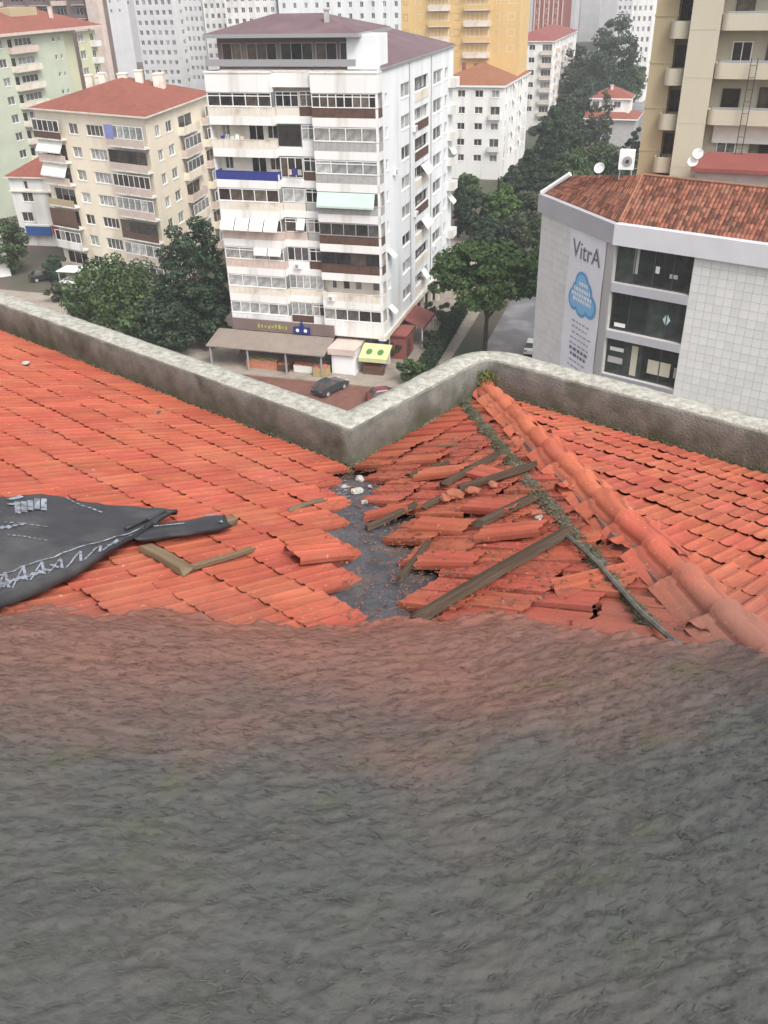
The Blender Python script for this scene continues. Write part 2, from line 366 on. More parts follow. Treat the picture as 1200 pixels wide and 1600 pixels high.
    def awning(s, u0, u1, z, drop=.7, out=.8, m='canvas', n=1, d0=0.0):
        for i in range(n):
            a = u0 + (u1 - u0) * i / n; b = u0 + (u1 - u0) * (i + .93) / n
            mb = MB(); w = b - a
            P = [(0, -.02, 0), (w, -.02, 0), (w, -out, -drop), (0, -out, -drop)]; Q = [(x, y, zz - .04) for x, y, zz in P]
            mb.face(P); mb.face(Q[::-1])
            for i2 in range(4): j = (i2 + 1) % 4; mb.face([P[i2], P[j], Q[j], Q[i2]])
            mb.box(0, w, -out - .01, -out + .012, -drop - .2, -drop - .042)
            s.part('awning', mb, [M[m]], a, d0, z)

def hip_roof(root, C4, z, rise, over=.5, m='roof_red', fascia='frame_w', th=.22, gable=False):
    """roof over four ground corners in order; the ridge runs along the longer side"""
    P = [Vector((c[0], c[1], 0)) for c in C4]; ctr = sum(P, Vector()) / 4
    E = []
    for i in range(4):
        a = (P[i] - P[i - 1]).normalized(); b = (P[i] - P[(i + 1) % 4]).normalized()
        E.append(P[i] + (a + b) * over)
    if (E[1] - E[0]).length < (E[2] - E[1]).length: E = E[1:] + E[:1]
    a = (E[0] + E[3]) / 2; b = (E[1] + E[2]) / 2; L = (b - a).length; half = (E[3] - E[0]).length / 2
    ins = 0 if gable else min(half, L * .45)
    dv = (b - a).normalized(); r0 = a + dv * ins; r1 = b - dv * ins
    up = Vector((0, 0, z + th)); tp = Vector((0, 0, z + th + rise))
    V = [e + up for e in E] + [r0 + tp, r1 + tp]
    mb = MB()
    mb.face([V[0], V[1], V[5], V[4]]); mb.face([V[1], V[2], V[5]]); mb.face([V[2], V[3], V[4], V[5]]); mb.face([V[3], V[0], V[4]])
    o = put('roof', mb.mesh('roof', M[m]), root)
    mb = MB(); lo = [e + Vector((0, 0, z)) for e in E]; hi = [e + Vector((0, 0, z + th - .004)) for e in E]
    for i in range(4): j = (i + 1) % 4; mb.face([lo[i], lo[j], hi[j], hi[i]])
    mb.face(lo[::-1])
    put('fascia', mb.mesh('fascia', M[fascia]), o)
    return o
def block(name, label, corner, azf, wf, ds, z1, wallm, group=None, wall2=None, z0=0.0):
    """a rectangular building: corner = ground point of its front right corner; returns root, front facade, right facade, corners"""
    c = Vector((corner[0], corner[1], 0)); U = azv(azf); V = azv(azf - 90)
    cs = [c - U * wf, c, c + V * ds, c - U * wf + V * ds]
    root = thing(name, label, 'building', (c.x, c.y, 0), group=group)
    F = Facade(root, cs[0], azf, wf, z0, z1, M[wallm]); S = Facade(root, c, azf - 90, ds, z0, z1, M[wall2 or wallm])
    mb = MB(); mb.face([v + Vector((0, 0, z0)) for v in (cs[2], cs[3])] + [v + Vector((0, 0, z1)) for v in (cs[3], cs[2])])
    mb.face([v + Vector((0, 0, z0)) for v in (cs[3], cs[0])] + [v + Vector((0, 0, z1)) for v in (cs[0], cs[3])])
    put('wall', mb.mesh('wall', M[wallm]), root)
    return root, F, S, cs
def chimney(roof, p, w=.6, h=1.4, m='cream_pale'):
    mb = MB(); mb.box(-w / 2, w / 2, -w / 2, w / 2, -.6, h); mb.box(-w / 2 - .08, w / 2 + .08, -w / 2 - .08, w / 2 + .08, h + .003, h + .15)
    put('chimney', mb.mesh('chimney', M[m]), roof, Matrix.Translation(Vector(p)))
# ------------------------------------------------------------------ ground, streets
def sheet(name, pts, z, m, kind='structure'):
    mb = MB(); mb.face([(p[0], p[1], z) for p in pts]); return tag(put(name, mb.mesh(name, M[m])), kind=kind)
sheet('ground', [(-800, -60), (800, -60), (800, 1150), (-800, 1150)], -.01, 'earth')
MU, MV, MO = azv(107.7), azv(17.7), Vector((.5, 92.6, 0))       # axes and front right corner of the tall white block
def ml(u, v): return MO + MU * u + MV * v
sheet('plaza', [ml(-60, -30), ml(14, -30), ml(14, -5), ml(-60, -5)], .0, 'brickpave')
sheet('avenue', [ml(9.5, -35), ml(24, -35), ml(24, 380), ml(9.5, 380)], .004, 'wet')
sheet('side_street', [Vector((-110, 118, 0)), Vector((-34, 96, 0)), Vector((-28, 118, 0)), Vector((-110, 146, 0))], .008, 'paving')
mb = MB()
P_ = [ml(-26, -5), ml(4, -5), ml(6.5, -2), ml(6.5, 60), ml(-26, 60)]
mb.prism([(p.x, p.y) for p in P_], -.02, .13)
tag(put('pavement', mb.mesh('pavement', M['paving'])), kind='structure')

# ------------------------------------------------------------------ tall white apartment block
root, F, S, cs = block('apartment_block', 'tall white apartment block with purple brown roof and stacked glazed balconies', (.5, 92.6), 107.7, 18.2, 32.0, 30.2, 'white')
W0 = 18.2
S.m = M['white_b']
Bk = Facade(root, cs[0], 107.7, W0, 3.6, 30.2, M['cream_pale'], d=1.4)
def zk(k): return 4.4 + 3.08 * (k - 1)
LB, RB = (0.0, 7.1), (11.3, W0)
def bay_floor(u0, u1, k, panel, nc, g, nr=1, fr='frame_w', glazed=True, ret=None, band='white', ph=.95, panel_d=0.0):
    z = zk(k); w = u1 - u0
    mb = MB(); mb.box(0, w, 0, 1.395, -.72, .10)
    b = F.part('balcony', mb, [M[band]], u0, 0, z)
    mb = MB(); t = .1
    n = max(1, round(w / .62)); pw = w / n
    for i in range(n): mb.box(i * pw + .012, (i + 1) * pw - .012, .012 + panel_d, t, .103, ph)
    if ret != 'l': mb.box(w - t, w - .004, t + .003, 1.39, .103, ph)
    if ret != 'r': mb.box(.004, t, t + .003, 1.39, .103, ph)
    mb.box(0, w, -.02, t + .02, ph + .003, ph + .05)
    F.part('balustrade', mb, [M[panel]], u0, 0, z, parent=b)
    if glazed:
        F.window(u0 + .03, u1 - .03, z + ph + .055, z + 2.34, nc, nr, g, fr, d=.03, split=True, sill=False, hole=False, bar=.085)
    return b
# right bay, top floor first
bay_floor(*RB, 8, 'brown_panel', 8, 'glass_br', 2)
bay_floor(*RB, 7, 'grey_panel', 4, 'glass', 1)
bay_floor(*RB, 6, 'grey_panel', 4, 'glass_c', 2)
bay_floor(*RB, 5, 'grey_panel', 3, 'glass_br', 1, fr='frame_g')
bay_floor(*RB, 4, 'brown_panel', 5, 'glass', 1, fr='frame_g')
bay_floor(*RB, 3, 'brown_panel', 4, 'glass_d', 1, fr='frame_d')
bay_floor(*RB, 2, 'cream_pale', 0, None, glazed=False)
bay_floor(*RB, 1, 'white', 5, 'glass', 1)
F.awning(RB[0] + .1, RB[1] - .1, zk(5) + 2.3, 1.25, .55, 'mint')
# left bay
bay_floor(*LB, 8, 'cream_pale', 5, 'glass_d', 2)
bay_floor(*LB, 7, 'cream_pale', 0, None, glazed=False)
bay_floor(*LB, 6, 'blue_panel', 0, None, glazed=False)
bay_floor(*LB, 5, 'cream_pale', 5, 'glass_br', 1)
bay_floor(*LB, 4, 'pink', 4, 'glass_d', 1)
bay_floor(*LB, 3, 'pink', 4, 'glass', 2)
bay_floor(*LB, 2, 'cream_pale', 4, 'glass_c', 1)
bay_floor(*LB, 1, 'white', 6, 'glass_c', 1)
F.awning(LB[0] + .1, LB[1] - .2, zk(4) + 2.35, 1.0, .75, 'canvas', 4)
F.awning(LB[0] + 3.6, LB[1] - .2, zk(3) + 2.35, .6, .3, 'canvas', 2)
# top band that closes the bays
for a, b in (LB, RB):
    mb = MB(); mb.box(0, b - a, -.05, 1.39, -.75, .98); mb.box(-.06, b - a + .06, -.12, 1.3, .983, 1.1)
    F.part('parapet', mb, [M['white']], a, 0, zk(9))
mb = MB(); mb.box(0, 4.18, 0.35, 1.39, -.3, .96); F.part('parapet', mb, [M['white']], 7.11, 0, zk(9))
# back wall windows and the middle recess
for k in (7, 6, 2):
    for c in ((.5, 1.5, .5), (3.6, 5.3, 1.9), (5.7, 6.9, .9)):
        if k != 2: Bk.window(c[0], c[1], zk(k) + (.12 if c[2] > 1 else .9), zk(k) + 2.2, 2, 1, 'glass_d' if c[2] > 1 else 'glass', d=.1, sill=False)
for c in ((11.9, 12.5), (13.2, 14.0), (14.6, 15.4), (16.6, 17.4)):
    Bk.window(c[0], c[1], zk(2) + 1.0, zk(2) + 2.1, 1, 1, 'glass', d=.1, sill=False)
for k in range(1, 9):
    z = zk(k)
    mb = MB(); mb.box(0, 4.18, .75, 1.39, -.6, .12); slab = F.part('balcony', mb, [M['white']], 7.11, 0, z)
    pm = {8: 'cream_pale', 7: 'white', 6: 'white', 5: 'cream_pale', 4: 'pink', 3: 'white', 2: 'cream_pale', 1: 'brown_panel'}[k]
    w1 = 2.55 if k not in (2,) else 4.1
    mb = MB(); mb.box(.05, w1, .78, .88, .123, .9 if k not in (7, 6) else .3); F.part('balustrade', mb, [M[pm]], 7.11, 0, z, parent=slab)
    g1, fr1, n1 = {8: ('glass_d', 'frame_w', 3), 7: ('glass_br', 'frame_d', 2), 6: ('glass_br', 'frame_w', 3), 5: ('glass_c', 'frame_w', 2), 4: ('glass_d', 'frame_w', 2), 3: ('glass', 'frame_w', 3), 2: ('glass_c', 'frame_w', 5), 1: ('glass_c', 'frame_w', 3)}[k]
    F.window(7.16, 7.1 + w1, z + (.95 if k not in (7, 6) else .35), z + 2.4, n1, 2 if k in (8, 4) else 1, g1, fr1, d=.79, split=True, sill=False, hole=False)
    if k != 2:
        g2 = {8: 'glass_br', 7: 'glass_c', 6: 'glass', 5: 'glass_d', 4: 'glass', 3: 'glass_d', 1: 'glass'}[k]
        mb = MB(); mb.box(0, 1.5, .78, .86, .123, .95); F.part('balustrade', mb, [M[{8: 'brown_panel', 6: 'brown_panel', 3: 'brown_panel', 4: 'grey_panel', 5: 'grey_panel'}.get(k, 'white')]], 9.75, 0, z, parent=slab)
        F.window(9.75, 11.25, z + 1.0, z + 2.4, 2, 2, g2, 'frame_w', d=.79, split=True, sill=False, hole=False)
F.awning(8.6, 9.6, zk(4) + 2.4, .9, .6, 'canvas', 1, d0=.8)
Bk.wall()
# side wall of the left bay that looks into the recess, with a narrow window on each glazed floor
for k in (8, 5, 3, 2, 1):
    mb = MB(); mb.box(-.02, .02, .12, 1.3, .96, 2.34); F.part('side_pane', mb, [M['glass_c']], 7.07, 0, zk(k))
# long right side
c1 = (S.u(625, 190), S.u(641, 190)); c2 = (S.u(648, 175), S.u(669, 170)); c3 = (S.u(677, 160), S.u(691, 160))
S.holes += [(0.0, 1.4, 3.6, 30.2)]
for k in range(1, 9):
    z = zk(k)
    S.window(c1[0] + .4, c1[1], z + .95, z + 2.3, 2, 1, 'glass_c' if k % 3 else 'glass', d=.14)
    S.window(2.3, 3.1, z + 1.0, z + 2.1, 1, 1, 'glass' if k in (3, 1) else 'glass_c', d=.12)
    if k in (8, 7, 6, 5, 4, 3, 2, 1):
        S.window(c2[0], c2[1], z + (1.0 if k not in (6, 4) else .98), z + 2.35, 3, 1, 'glass_c' if k in (8, 7) else 'glass_br', 'frame_w' if k % 2 else 'frame_d', d=.35, split=True, sill=False)
        mb = MB(); mb.box(0, c2[1] - c2[0], -.05, .25, .0, .94); S.part('balustrade', mb, [M['brown_panel' if k in (7, 6, 4) else 'cream_pale']], c2[0], 0, z)
    S.window(c3[0], c3[1], z + .8, z + 2.3, 2, 1, ('glass', 'glass_c', 'glass_c')[k % 3], d=.16)
    S.window(27.6, 29.0, z + .9, z + 2.2, 2, 1, 'glass_c', d=.16)
for k, n in ((5, 2), (3, 2), (1, 1)): S.awning(c2[0] + 2.6, c2[0] + 2.6 + 1.7 * n, zk(k) + 2.3, 1.0, .8, 'canvas', n)
for k in (5, 3): S.awning(29.7, 31.7, zk(k) + 2.2, .9, .8, 'canvas', 2)
for k in (8, 6, 4, 2, 7, 5):
    S.balcony(29.4, 31.8, zk(k), .9, .9, 'white', 'white')
for k in (1, 3):
    S.awning(1.9, 3.3, zk(k) + 2.25, .7, .8, 'canvas', 1)
# air conditioners hung on the side wall
for u_, k in ((12.6, 7), (12.8, 4), (4.6, 6), (21.6, 2)):
    mb = MB(); mb.box(0, .8, -.34, -.03, 0, .6); mb.box(.1, .5, -.352, -.343, .08, .5, 1)
    S.part('air_conditioner', mb, [M['frame_w'], M['frame_g']], u_, 0, zk(k) + .2)
for u_, zt_ in ((11.2, 30.0), (20.6, 30.0)):
    mb = MB(); mb.tube((0, -.06, 4.2), (0, -.06, zt_), .06, seg=6); S.part('drain_pipe', mb, [M['grey_panel']], u_, 0, 0)
for u_, k, d_ in ((6.4, 6, .4), (12.0, 2, -.0), (8.0, 3, .75), (1.2, 7, .9), (17.0, 2, .6)):
    mb = MB(); mb.box(0, .75, -.32, -.02, 0, .55); mb.box(.1, .45, -.332, -.323, .08, .46, 1)
    F.part('air_conditioner', mb, [M['frame_w'], M['frame_g']], u_, d_, zk(k) + .15)
for u_, k, n in ((1.0, 7, 5), (12.6, 3, 4), (8.2, 6, 3)):
    for i in range(n):
        mb = MB(); mb.box(0, .42, -.02, .02, 0, .55 + .15 * (i % 2)); F.part('laundry', mb, [M[('canvas', 'pink', 'blue_panel', 'grey_panel', 'mint')[(i + k) % 5]]], u_ + i * .55, .16, zk(k) + .75)
S.z0 = 4.0
S.wall()
S.z0 = 0
# ground storey: dark arcade on the side
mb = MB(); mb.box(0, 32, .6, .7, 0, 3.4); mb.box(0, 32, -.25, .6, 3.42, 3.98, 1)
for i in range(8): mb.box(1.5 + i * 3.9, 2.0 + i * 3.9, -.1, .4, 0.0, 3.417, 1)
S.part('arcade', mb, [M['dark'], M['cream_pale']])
mb = MB(); mb.box(0, W0, .9, 1.0, 0, 3.57); mb.box(0, W0, .0, 1.38, 3.59, 3.7, 1)
F.part('shop_wall', mb, [M['brown_bld'], M['cream_pale']])
mb = MB(); mb.box(W0 - .45, W0 - .003, .003, .5, 0.14, 3.58); F.part('corner_post', mb, [M['blue_panel']])
for u_, w_ in ((13.4, 2.4), (16.4, 2.2), (1.0, 5.2), (7.9, 3.6)):
    F.window(u_, u_ + w_, 2.2, 3.4, 2, 1, 'glass_d', 'frame_g', d=.84, hole=False, sill=False)
# roof: big purple sheet roof and the penthouse with its own roof in front
o = hip_roof(root, [cs[0] + MV * 5, cs[1] + MV * 1.6, cs[2], cs[3]], 30.2, 3.1, .25, 'roof_purple', 'frame_g')
mb = MB()
mb.box(1.0, 15.6, 1.6, 9, 30.2, 33.0)
F.part('penthouse_wall', mb, [M['brown_bld']])
for a, b, g in ((1.5, 3.6, 'glass_br'), (4.2, 7.4, 'glass_br'), (7.8, 11.2, 'glass_d'), (11.5, 13.7, 'glass_br'), (14.0, 15.4, 'glass')):
    F.window(a, b, 30.45, 32.5, max(2, int((b - a) / 1.0)), 1, g, 'frame_g', d=1.5, hole=False, sill=False, split=True)
mb = MB(); mb.box(.2, 16.0, .15, .25, 30.6, 31.2); F.part('terrace_rail', mb, [M['frame_g']])
mb = MB()
mb.box(14.8, 18.0, 1.2, 4.2, 30.25, 33.2); F.part('stair_house', mb, [M['white_b']])
p4 = [F.T(a, d, 0).translation for a, d in ((.8, .7), (15.8, .7), (15.8, 10.5), (.8, 10.5))]
o2 = hip_roof(root, p4, 33.05, 1.5, .55, 'roof_purple', 'frame_g', th=.35)
chimney(o2, F.T(12.2, 3.2, 34.4).translation, .5, .8, 'grey_panel')
mb = MB(); mb.box(.3, 1.1, .6, 1.4, 30.25, 31.0); F.part('roof_tank', mb, [M['frame_w']])
mb = MB()
for i in range(2): mb.box(0, .06, .0, .06, 0, 2.2 + i)
# shops on the pavement in front
def fp(u, d, z=0.0): return F.T(u, d, z)
c = thing('market_canopy', 'long grey brown market canopy on posts before the white block', 'canopy', fp(5, -3).translation)
mb = MB(); A_ = [(-1.6, -4.2, 2.75), (12.6, -4.2, 2.75), (12.6, -.6, 3.55), (-1.6, -.6, 3.55)]
mb.face(A_); mb.face([(x, y, z - .12) for x, y, z in A_][::-1])
for i in range(4): a, b = A_[i], A_[(i + 1) % 4]; mb.face([a, b, (b[0], b[1], b[2] - .12), (a[0], a[1], a[2] - .12)])
M['canopy'] = mat('canopy_sheet', (.27, .22, .185), (.22, .18, .155), .8, .7)
put('canopy_sheet', mb.mesh('canopy_sheet', M['canopy']), c, fp(0, 0))
for u_ in (-1.2, 3.4, 8, 12.2):
    for d_ in (-4.0,):
        mb = MB(); mb.box(-.08, .08, -.08, .08, .13, 2.62); put('post', mb.mesh('post', M['frame_g']), c, fp(u_, d_))
c = thing('shop_sign', 'dark shop sign board with yellow green lettering above the canopy', 'sign', fp(5, -.5).translation)
mb = MB(); mb.box(.2, 12.6, -.58, -.4, 3.62, 4.9); put('board', mb.mesh('board', M['brown_bld']), c, fp(0, 0))
M['lime_paint'] = mat('lime_paint', (.35, .42, .06), None, 1, .6); M['sign_blue'] = mat('sign_blue', (.02, .03, .17), None, 1, .5)
mb = MB()
for i, x in enumerate(np.arange(3.4, 7.0, .42)):
    mb.box(x, x + random.uniform(.16, .34), -.615, -.584, 3.98 + random.uniform(0, .1), 4.3 + random.uniform(0, .22))
put('lettering', mb.mesh('lettering', M['lime_paint']), c, fp(0, 0))
c = thing('pictogram_sign', 'blue pointed sign with two white round spots on the shop board', 'sign', fp(8.6, -.8).translation)
mb = MB(); mb.face([(7.8, -.75, 3.7), (9.8, -.75, 3.7), (9.8, -.75, 4.5), (9.05, -.75, 4.52), (8.8, -.75, 5.4), (8.55, -.75, 4.52), (7.8, -.75, 4.5)])
mb.face([(x, -.66, z) for x, z in ((7.8, 3.7), (9.8, 3.7), (9.8, 4.5), (9.05, 4.52), (8.8, 5.4), (8.55, 4.52), (7.8, 4.5))][::-1])
put('panel', mb.mesh('panel', M['sign_blue']), c, fp(0, 0))
for x in (8.3, 9.25):
    mb = MB(); mb.tube((x, -.755, 4.12), (x, -.80, 4.12), .2, seg=14); put('white_spot', mb.mesh('white_spot', M['frame_w']), c, fp(0, 0))
c = thing('kiosk', 'white shop front with dusty pink roof on the pavement', 'kiosk', fp(14, -2).translation)
mb = MB(); mb.box(12.9, 15.6, -2.6, .7, .13, 3.0); put('wall', mb.mesh('wall', M['white_b']), c, fp(0, 0))
mb = MB(); mb.box(12.6, 15.8, -2.9, .6, 3.003, 3.18); mb.box(12.6, 15.8, -2.96, -2.903, 2.5, 3.18); put('roof', mb.mesh('roof', M['pink']), c, fp(0, 0))
mb = MB(); mb.box(13.1, 15.4, -2.66, -2.603, .2, 2.3); put('shutter', mb.mesh('shutter', M['frame_w']), c, fp(0, 0))
c = thing('greengrocer_stall', 'stall under a yellow awning with green rounds at the block corner', 'stall', fp(17.4, -1).translation)
mb = MB(); A_ = [(15.95, -2.3, 2.2), (19.2, -2.3, 2.2), (19.2, -.1, 3.1), (15.95, -.1, 3.1)]; mb.face(A_); mb.face([(x, y, z - .05) for x, y, z in A_][::-1]); mb.box(15.95, 19.2, -2.33, -2.303, 1.75, 2.2)
M['yellow_canvas'] = mat('yellow_canvas', (.58, .58, .30), (.50, .51, .26), 1, .8)
put('awning', mb.mesh('awning', M['yellow_canvas']), c, fp(0, 0))
M['green_paint'] = mat('green_paint', (.07, .20, .05), None, 1, .7)
for x in (16.9, 18.2):
    mb = MB(); n = 10; mb.face([(x + .36 * math.cos(t), -1.35 + .45 * math.sin(t), 2.60 + .19 * math.sin(t)) for t in [2 * math.pi * i / n for i in range(n)]]); put('green_round', mb.mesh('green_round', M['green_paint']), c, fp(0, 0))
mb = MB(); mb.box(16.3, 18.6, -1.9, -1.1, .13, .9); put('counter', mb.mesh('counter', M['brown_panel']), c, fp(0, 0))
mb = MB()
for i in range(5): mb.box(16.35 + i * .45, 16.75 + i * .45, -1.85, -1.2, .903, 1.05)
put('fruit_trays', mb.mesh('fruit_trays', M['roof_orange']), c, fp(0, 0))
M['orange_paint'] = mat('orange_paint', (.45, .15, .08), (.5, .22, .15), 2, .6); M['crate'] = mat('crate_wood', (.45, .33, .16), (.36, .26, .12), 3, .8)
def crate(nm, label, cat, u, d, w, l, h, m, z=.132):
    t = thing(nm, label, cat, fp(u, d, z).translation, F.rz)
    mb = MB(); mb.box(-w / 2, w / 2, -l / 2, l / 2, 0, .06)
    for sx in (-1, 1): mb.box(sx * w / 2 - .02, sx * w / 2 + .02, -l / 2 + .02, l / 2 - .02, .063, h)
    for sy in (-1, 1): mb.box(-w / 2, w / 2, sy * l / 2 - .02, sy * l / 2 + .02, .063, h)
    put('crate_body', mb.mesh('crate_body', M[m]), t, WORLD[t])
    mb = MB()
    for i in range(5):
        for j in range(3): mb.box(-w / 2 + .04 + i * (w - .1) / 5, -w / 2 + .02 + (i + 1) * (w - .1) / 5, -l / 2 + .05 + j * (l - .1) / 3, -l / 2 + .02 + (j + 1) * (l - .1) / 3, h * .6, h + .05 + .08 * ((i + j) % 2))
    put('goods', mb.mesh('goods', M['orange_paint'] if m != 'orange_paint' else M['crate']), t, WORLD[t])
crate('display_crate', 'long orange goods display under the market canopy', 'crate', 4.6, -2.6, 3.8, 1.2, .9, 'orange_paint')
crate('display_crate', 'pale goods display between the canopy posts, beside the brown one', 'crate', 9.6, -2.6, 2.2, 1.1, .8, 'canvas')
crate('display_crate', 'yellow wooden crate at the canopy end by the white kiosk', 'crate', 11.9, -3.3, 1.6, 1.2, 1.0, 'crate')
crate('display_crate', 'dark brown goods display beside the middle canopy post', 'crate', 7.3, -2.9, 1.3, 1.1, .8, 'brown_panel')
c = thing('red_canopy', 'faded red canopy over a shop entrance on the long side of the white block', 'canopy', S.T(9, -1, 3).translation)
mb = MB(); A_ = [(7, -2.6, 2.7), (12.5, -2.6, 2.7), (12.5, -.15, 3.6), (7, -.15, 3.6)]; mb.face(A_); mb.face([(x, y, z - .08) for x, y, z in A_][::-1]); mb.box(7, 12.5, -2.65, -2.603, 2.3, 2.7)
put('canopy_sheet', mb.mesh('canopy_sheet', M['roof_pink']), c, S.T(0, 0, 0))
mb = MB(); mb.box(7.3, 12.2, -.3, -.26, .14, 2.7); put('shop_window', mb.mesh('shop_window', M['glass_c']), c, S.T(0, 0, 0))
mb = MB()
for u_ in (7.1, 12.35): mb.box(u_, u_ + .1, -2.55, -2.45, .13, 2.6)
put('post', mb.mesh('post', M['frame_w']), c, S.T(0, 0, 0))
c = thing('entrance_porch', 'brick red porch wall at the near end of the long side', 'porch', S.T(4, -1, 0).translation)
mb = MB(); mb.box(3.2, 6.4, -1.6, .55, .13, 2.9); mb.box(3.0, 6.6, -1.8, .5, 2.903, 3.1); put('wall', mb.mesh('wall', M['brick_red']), c, S.T(0, 0, 0))
mb = MB(); mb.box(3.8, 4.9, -1.64, -1.603, .14, 2.3); put('door', mb.mesh('door', M['brown_panel']), c, S.T(0, 0, 0))

# ------------------------------------------------------------------ cream block on the left
cc = Vector((-29.5, 123.2, 0)); cl = Vector((-47.9, 135.9, 0)); cr_ = Vector((-25, 148.4, 0))
azc = math.degrees(math.atan2((cc - cl).x, (cc - cl).y)); wc = (cc - cl).length
root = thing('cream_apartment_block', 'cream apartment block with red hipped roof behind the leafy trees', 'building', cc)
F = Facade(root, cl, azc, wc, 0, 23, M['cream']); dside = (cr_ - cc).length
S = Facade(root, cc, math.degrees(math.atan2((cr_ - cc).x, (cr_ - cc).y)), dside, 0, 23, M['cream'])
cb = cl + (cr_ - cc)
mb = MB(); mb.face([cb, cl, cl + Vector((0, 0, 23)), cb + Vector((0, 0, 23))]); mb.face([cr_, cb, cb + Vector((0, 0, 23)), cr_ + Vector((0, 0, 23))]); put('wall', mb.mesh('wall', M['cream']), root)
u_ = lambda x: F.u(x, 190)
colA = (.25, F.u(98, 186)); colB = (F.u(104, 186), F.u(118, 186)); colC = (F.u(132, 190), F.u(158, 190)); colD = (F.u(170, 190), F.u(228, 190))
for k in range(7):
    z = 23 - .55 - 3.05 * (k + 1)
    if z < 1: continue
    # glazed balcony bay at the corner
    pm = ('pink', 'pink', 'pink', 'pink', 'brown_panel', 'pink', 'pink')[k]
    mb = MB(); mb.box(0, colD[1] - colD[0], -1.0, -.003, -.15, .05); b = F.part('balcony', mb, [M['white']], colD[0], 0, z)
    mb = MB(); mb.box(.0, colD[1] - colD[0], -1.0, -.9, .053, .95); F.part('balustrade', mb, [M[pm]], colD[0], 0, z, parent=b)
    g = ('glass_c', 'glass_d', 'glass_d', 'glass_c', 'glass_d', 'glass_c', 'glass')[k]
    F.window(colD[0], colD[1], z + .96, z + 2.6, (6, 4, 7, 6, 4, 5, 5)[k], 1, g, 'frame_w' if k not in (1, 4) else 'frame_d', d=-.98, hole=False, sill=False, split=True)
    if k == 0:
        mb = MB(); mb.box(0, 1.7, -1.05, -1.0, .9, 2.6); F.part('blue_blind', mb, [mat('blue_blind', (.25, .27, .55), (.2, .22, .48), 2, .6)], colD[0], 0, z)
    # balcony stack at the far left
    mb = MB(); mb.box(0, colA[1] - colA[0], -1.0, -.003, -.15, .05); b = F.part('balcony', mb, [M['white']], colA[0], 0, z)
    pm = ('brown_panel', 'pink', 'pink', 'ochre', 'brown_panel', 'white', 'pink')[k]
    mb = MB(); mb.box(0, colA[1] - colA[0], -1.0, -.9, .053, .95); F.part('balustrade', mb, [M[pm]], colA[0], 0, z, parent=b)
    if k in (0, 5): F.window(colA[0], colA[1], z + .96, z + 2.5, 5, 1, 'glass', d=-.98, hole=False, sill=False, split=True)
    else: F.window(colA[0] + .6, colA[1] - .5, z + .1, z + 2.3, 3, 1, 'glass_d', d=.1, sill=False)
    if k in (1, 2): F.awning(colA[0], colA[1], z + 2.75, 1.3 if k == 1 else 1.5, .9, 'canvas', 1, d0=-.4)
    if k == 4:
        mb = MB(); mb.box(0, colA[1] - colA[0], -1.05, -1.003, .3, 2.6); F.part('brown_blind', mb, [M['brown_panel']], colA[0], 0, z)
    F.window(colB[0], colB[1], z + .75, z + 2.2, 2, 1, 'glass' if k % 2 == 0 else 'glass_c', d=.12)
    F.window(colC[0], colC[1], z + .75, z + 2.2, 4, 1, 'glass_c' if k in (1, 2, 3) else 'glass', d=.12)
F.wall()
sc = [(S.u(a, 175), S.u(b, 175)) for a, b in ((238, 246), (256, 266))]; sb = [(S.u(273, 165), S.u(300, 165)), (S.u(311, 160), S.u(327, 155))]
for k in range(7):
    z = 23 - .55 - 3.05 * (k + 1)
    if z < 1: continue
    for a, b in sc: S.window(a, b, z + .8, z + 2.25, 2, 1, 'glass_c' if (k + int(a)) % 3 else 'glass', d=.12)
    for i, (a, b) in enumerate(sb):
        b = min(b, dside - .3)
        S.balcony(a, b, z, .9, .95, 'white', 'pink' if (k + i) % 2 else 'cream')
        if (k + i) % 3: S.window(a, b, z + .97, z + 2.5, 4, 1, 'glass', d=-.85, hole=False, sill=False)
        else: S.window(a + .5, b - .5, z + .3, z + 2.2, 2, 1, 'glass_d', d=.12)
S.wall()
ro = hip_roof(root, [cl, cc, cr_, cb], 23, 2.9, .7, 'roof_red', 'cream_pale')
cm = (cl + cc + cr_ + cb) / 4
for i, (a, b, w, h) in enumerate(((-6.5, -1, 1.0, 1.4), (-4.6, -.2, 1.4, 1.2), (-2.6, -1.5, .9, 1.8), (-.6, .8, 1.3, 1.6), (2.2, 1.6, 1.0, 2.0), (4.6, 3.4, 1.5, 1.5))):
    chimney(ro, cm + azv(azc) * a * .9 + azv(azc - 90) * b + Vector((0, 0, 24.9)), w, h, 'cream_pale')

# ------------------------------------------------------------------ plainer blocks
def rows(z1, n, pitch=3.0, first=.9): return [z1 - first - 1.4 - pitch * i for i in range(n)]
# green block
root, F, S, cs = block('green_apartment_block', 'pale green apartment block with wide red roof', (-61.1, 198.5), 20, 28, 18, 30, 'green')
gf = Facade(root, Vector((-61.1, 198.5, 0)) - azv(20) * 30, 20, 30, 0, 30, M['green'])
gu = lambda x, y=75: gf.u(x, y)
for k, z in enumerate(rows(30, 8, 3.1, .5)):
    gf.window(gu(-6), gu(6), z, z + 1.4, 2, 1, 'glass_far', d=.12)
    a, b = gu(12), gu(54)
    gf.balcony(a, b, z - .9, 1.0, .95, 'pink', 'cream_pale' if k else 'pink')
    gf.window(a + .2, a + 1.6, z - .6, z + 1.4, 1, 1, 'glass_d', d=.14, sill=False); gf.window(a + 2.2, b - .4, z + .1, z + 1.4, 4, 1, 'glass_far', d=.14, sill=False)
    gf.window(gu(84), gu(88), z + .2, z + 1.0, 1, 1, 'glass_far', d=.12)
    gf.window(gu(93), gu(96), z + .2, z + 1.0, 1, 1, 'glass_far', d=.12)
gf.wall()
g0 = Vector((-61.1, 198.5, 0)); gu_ = azv(20)
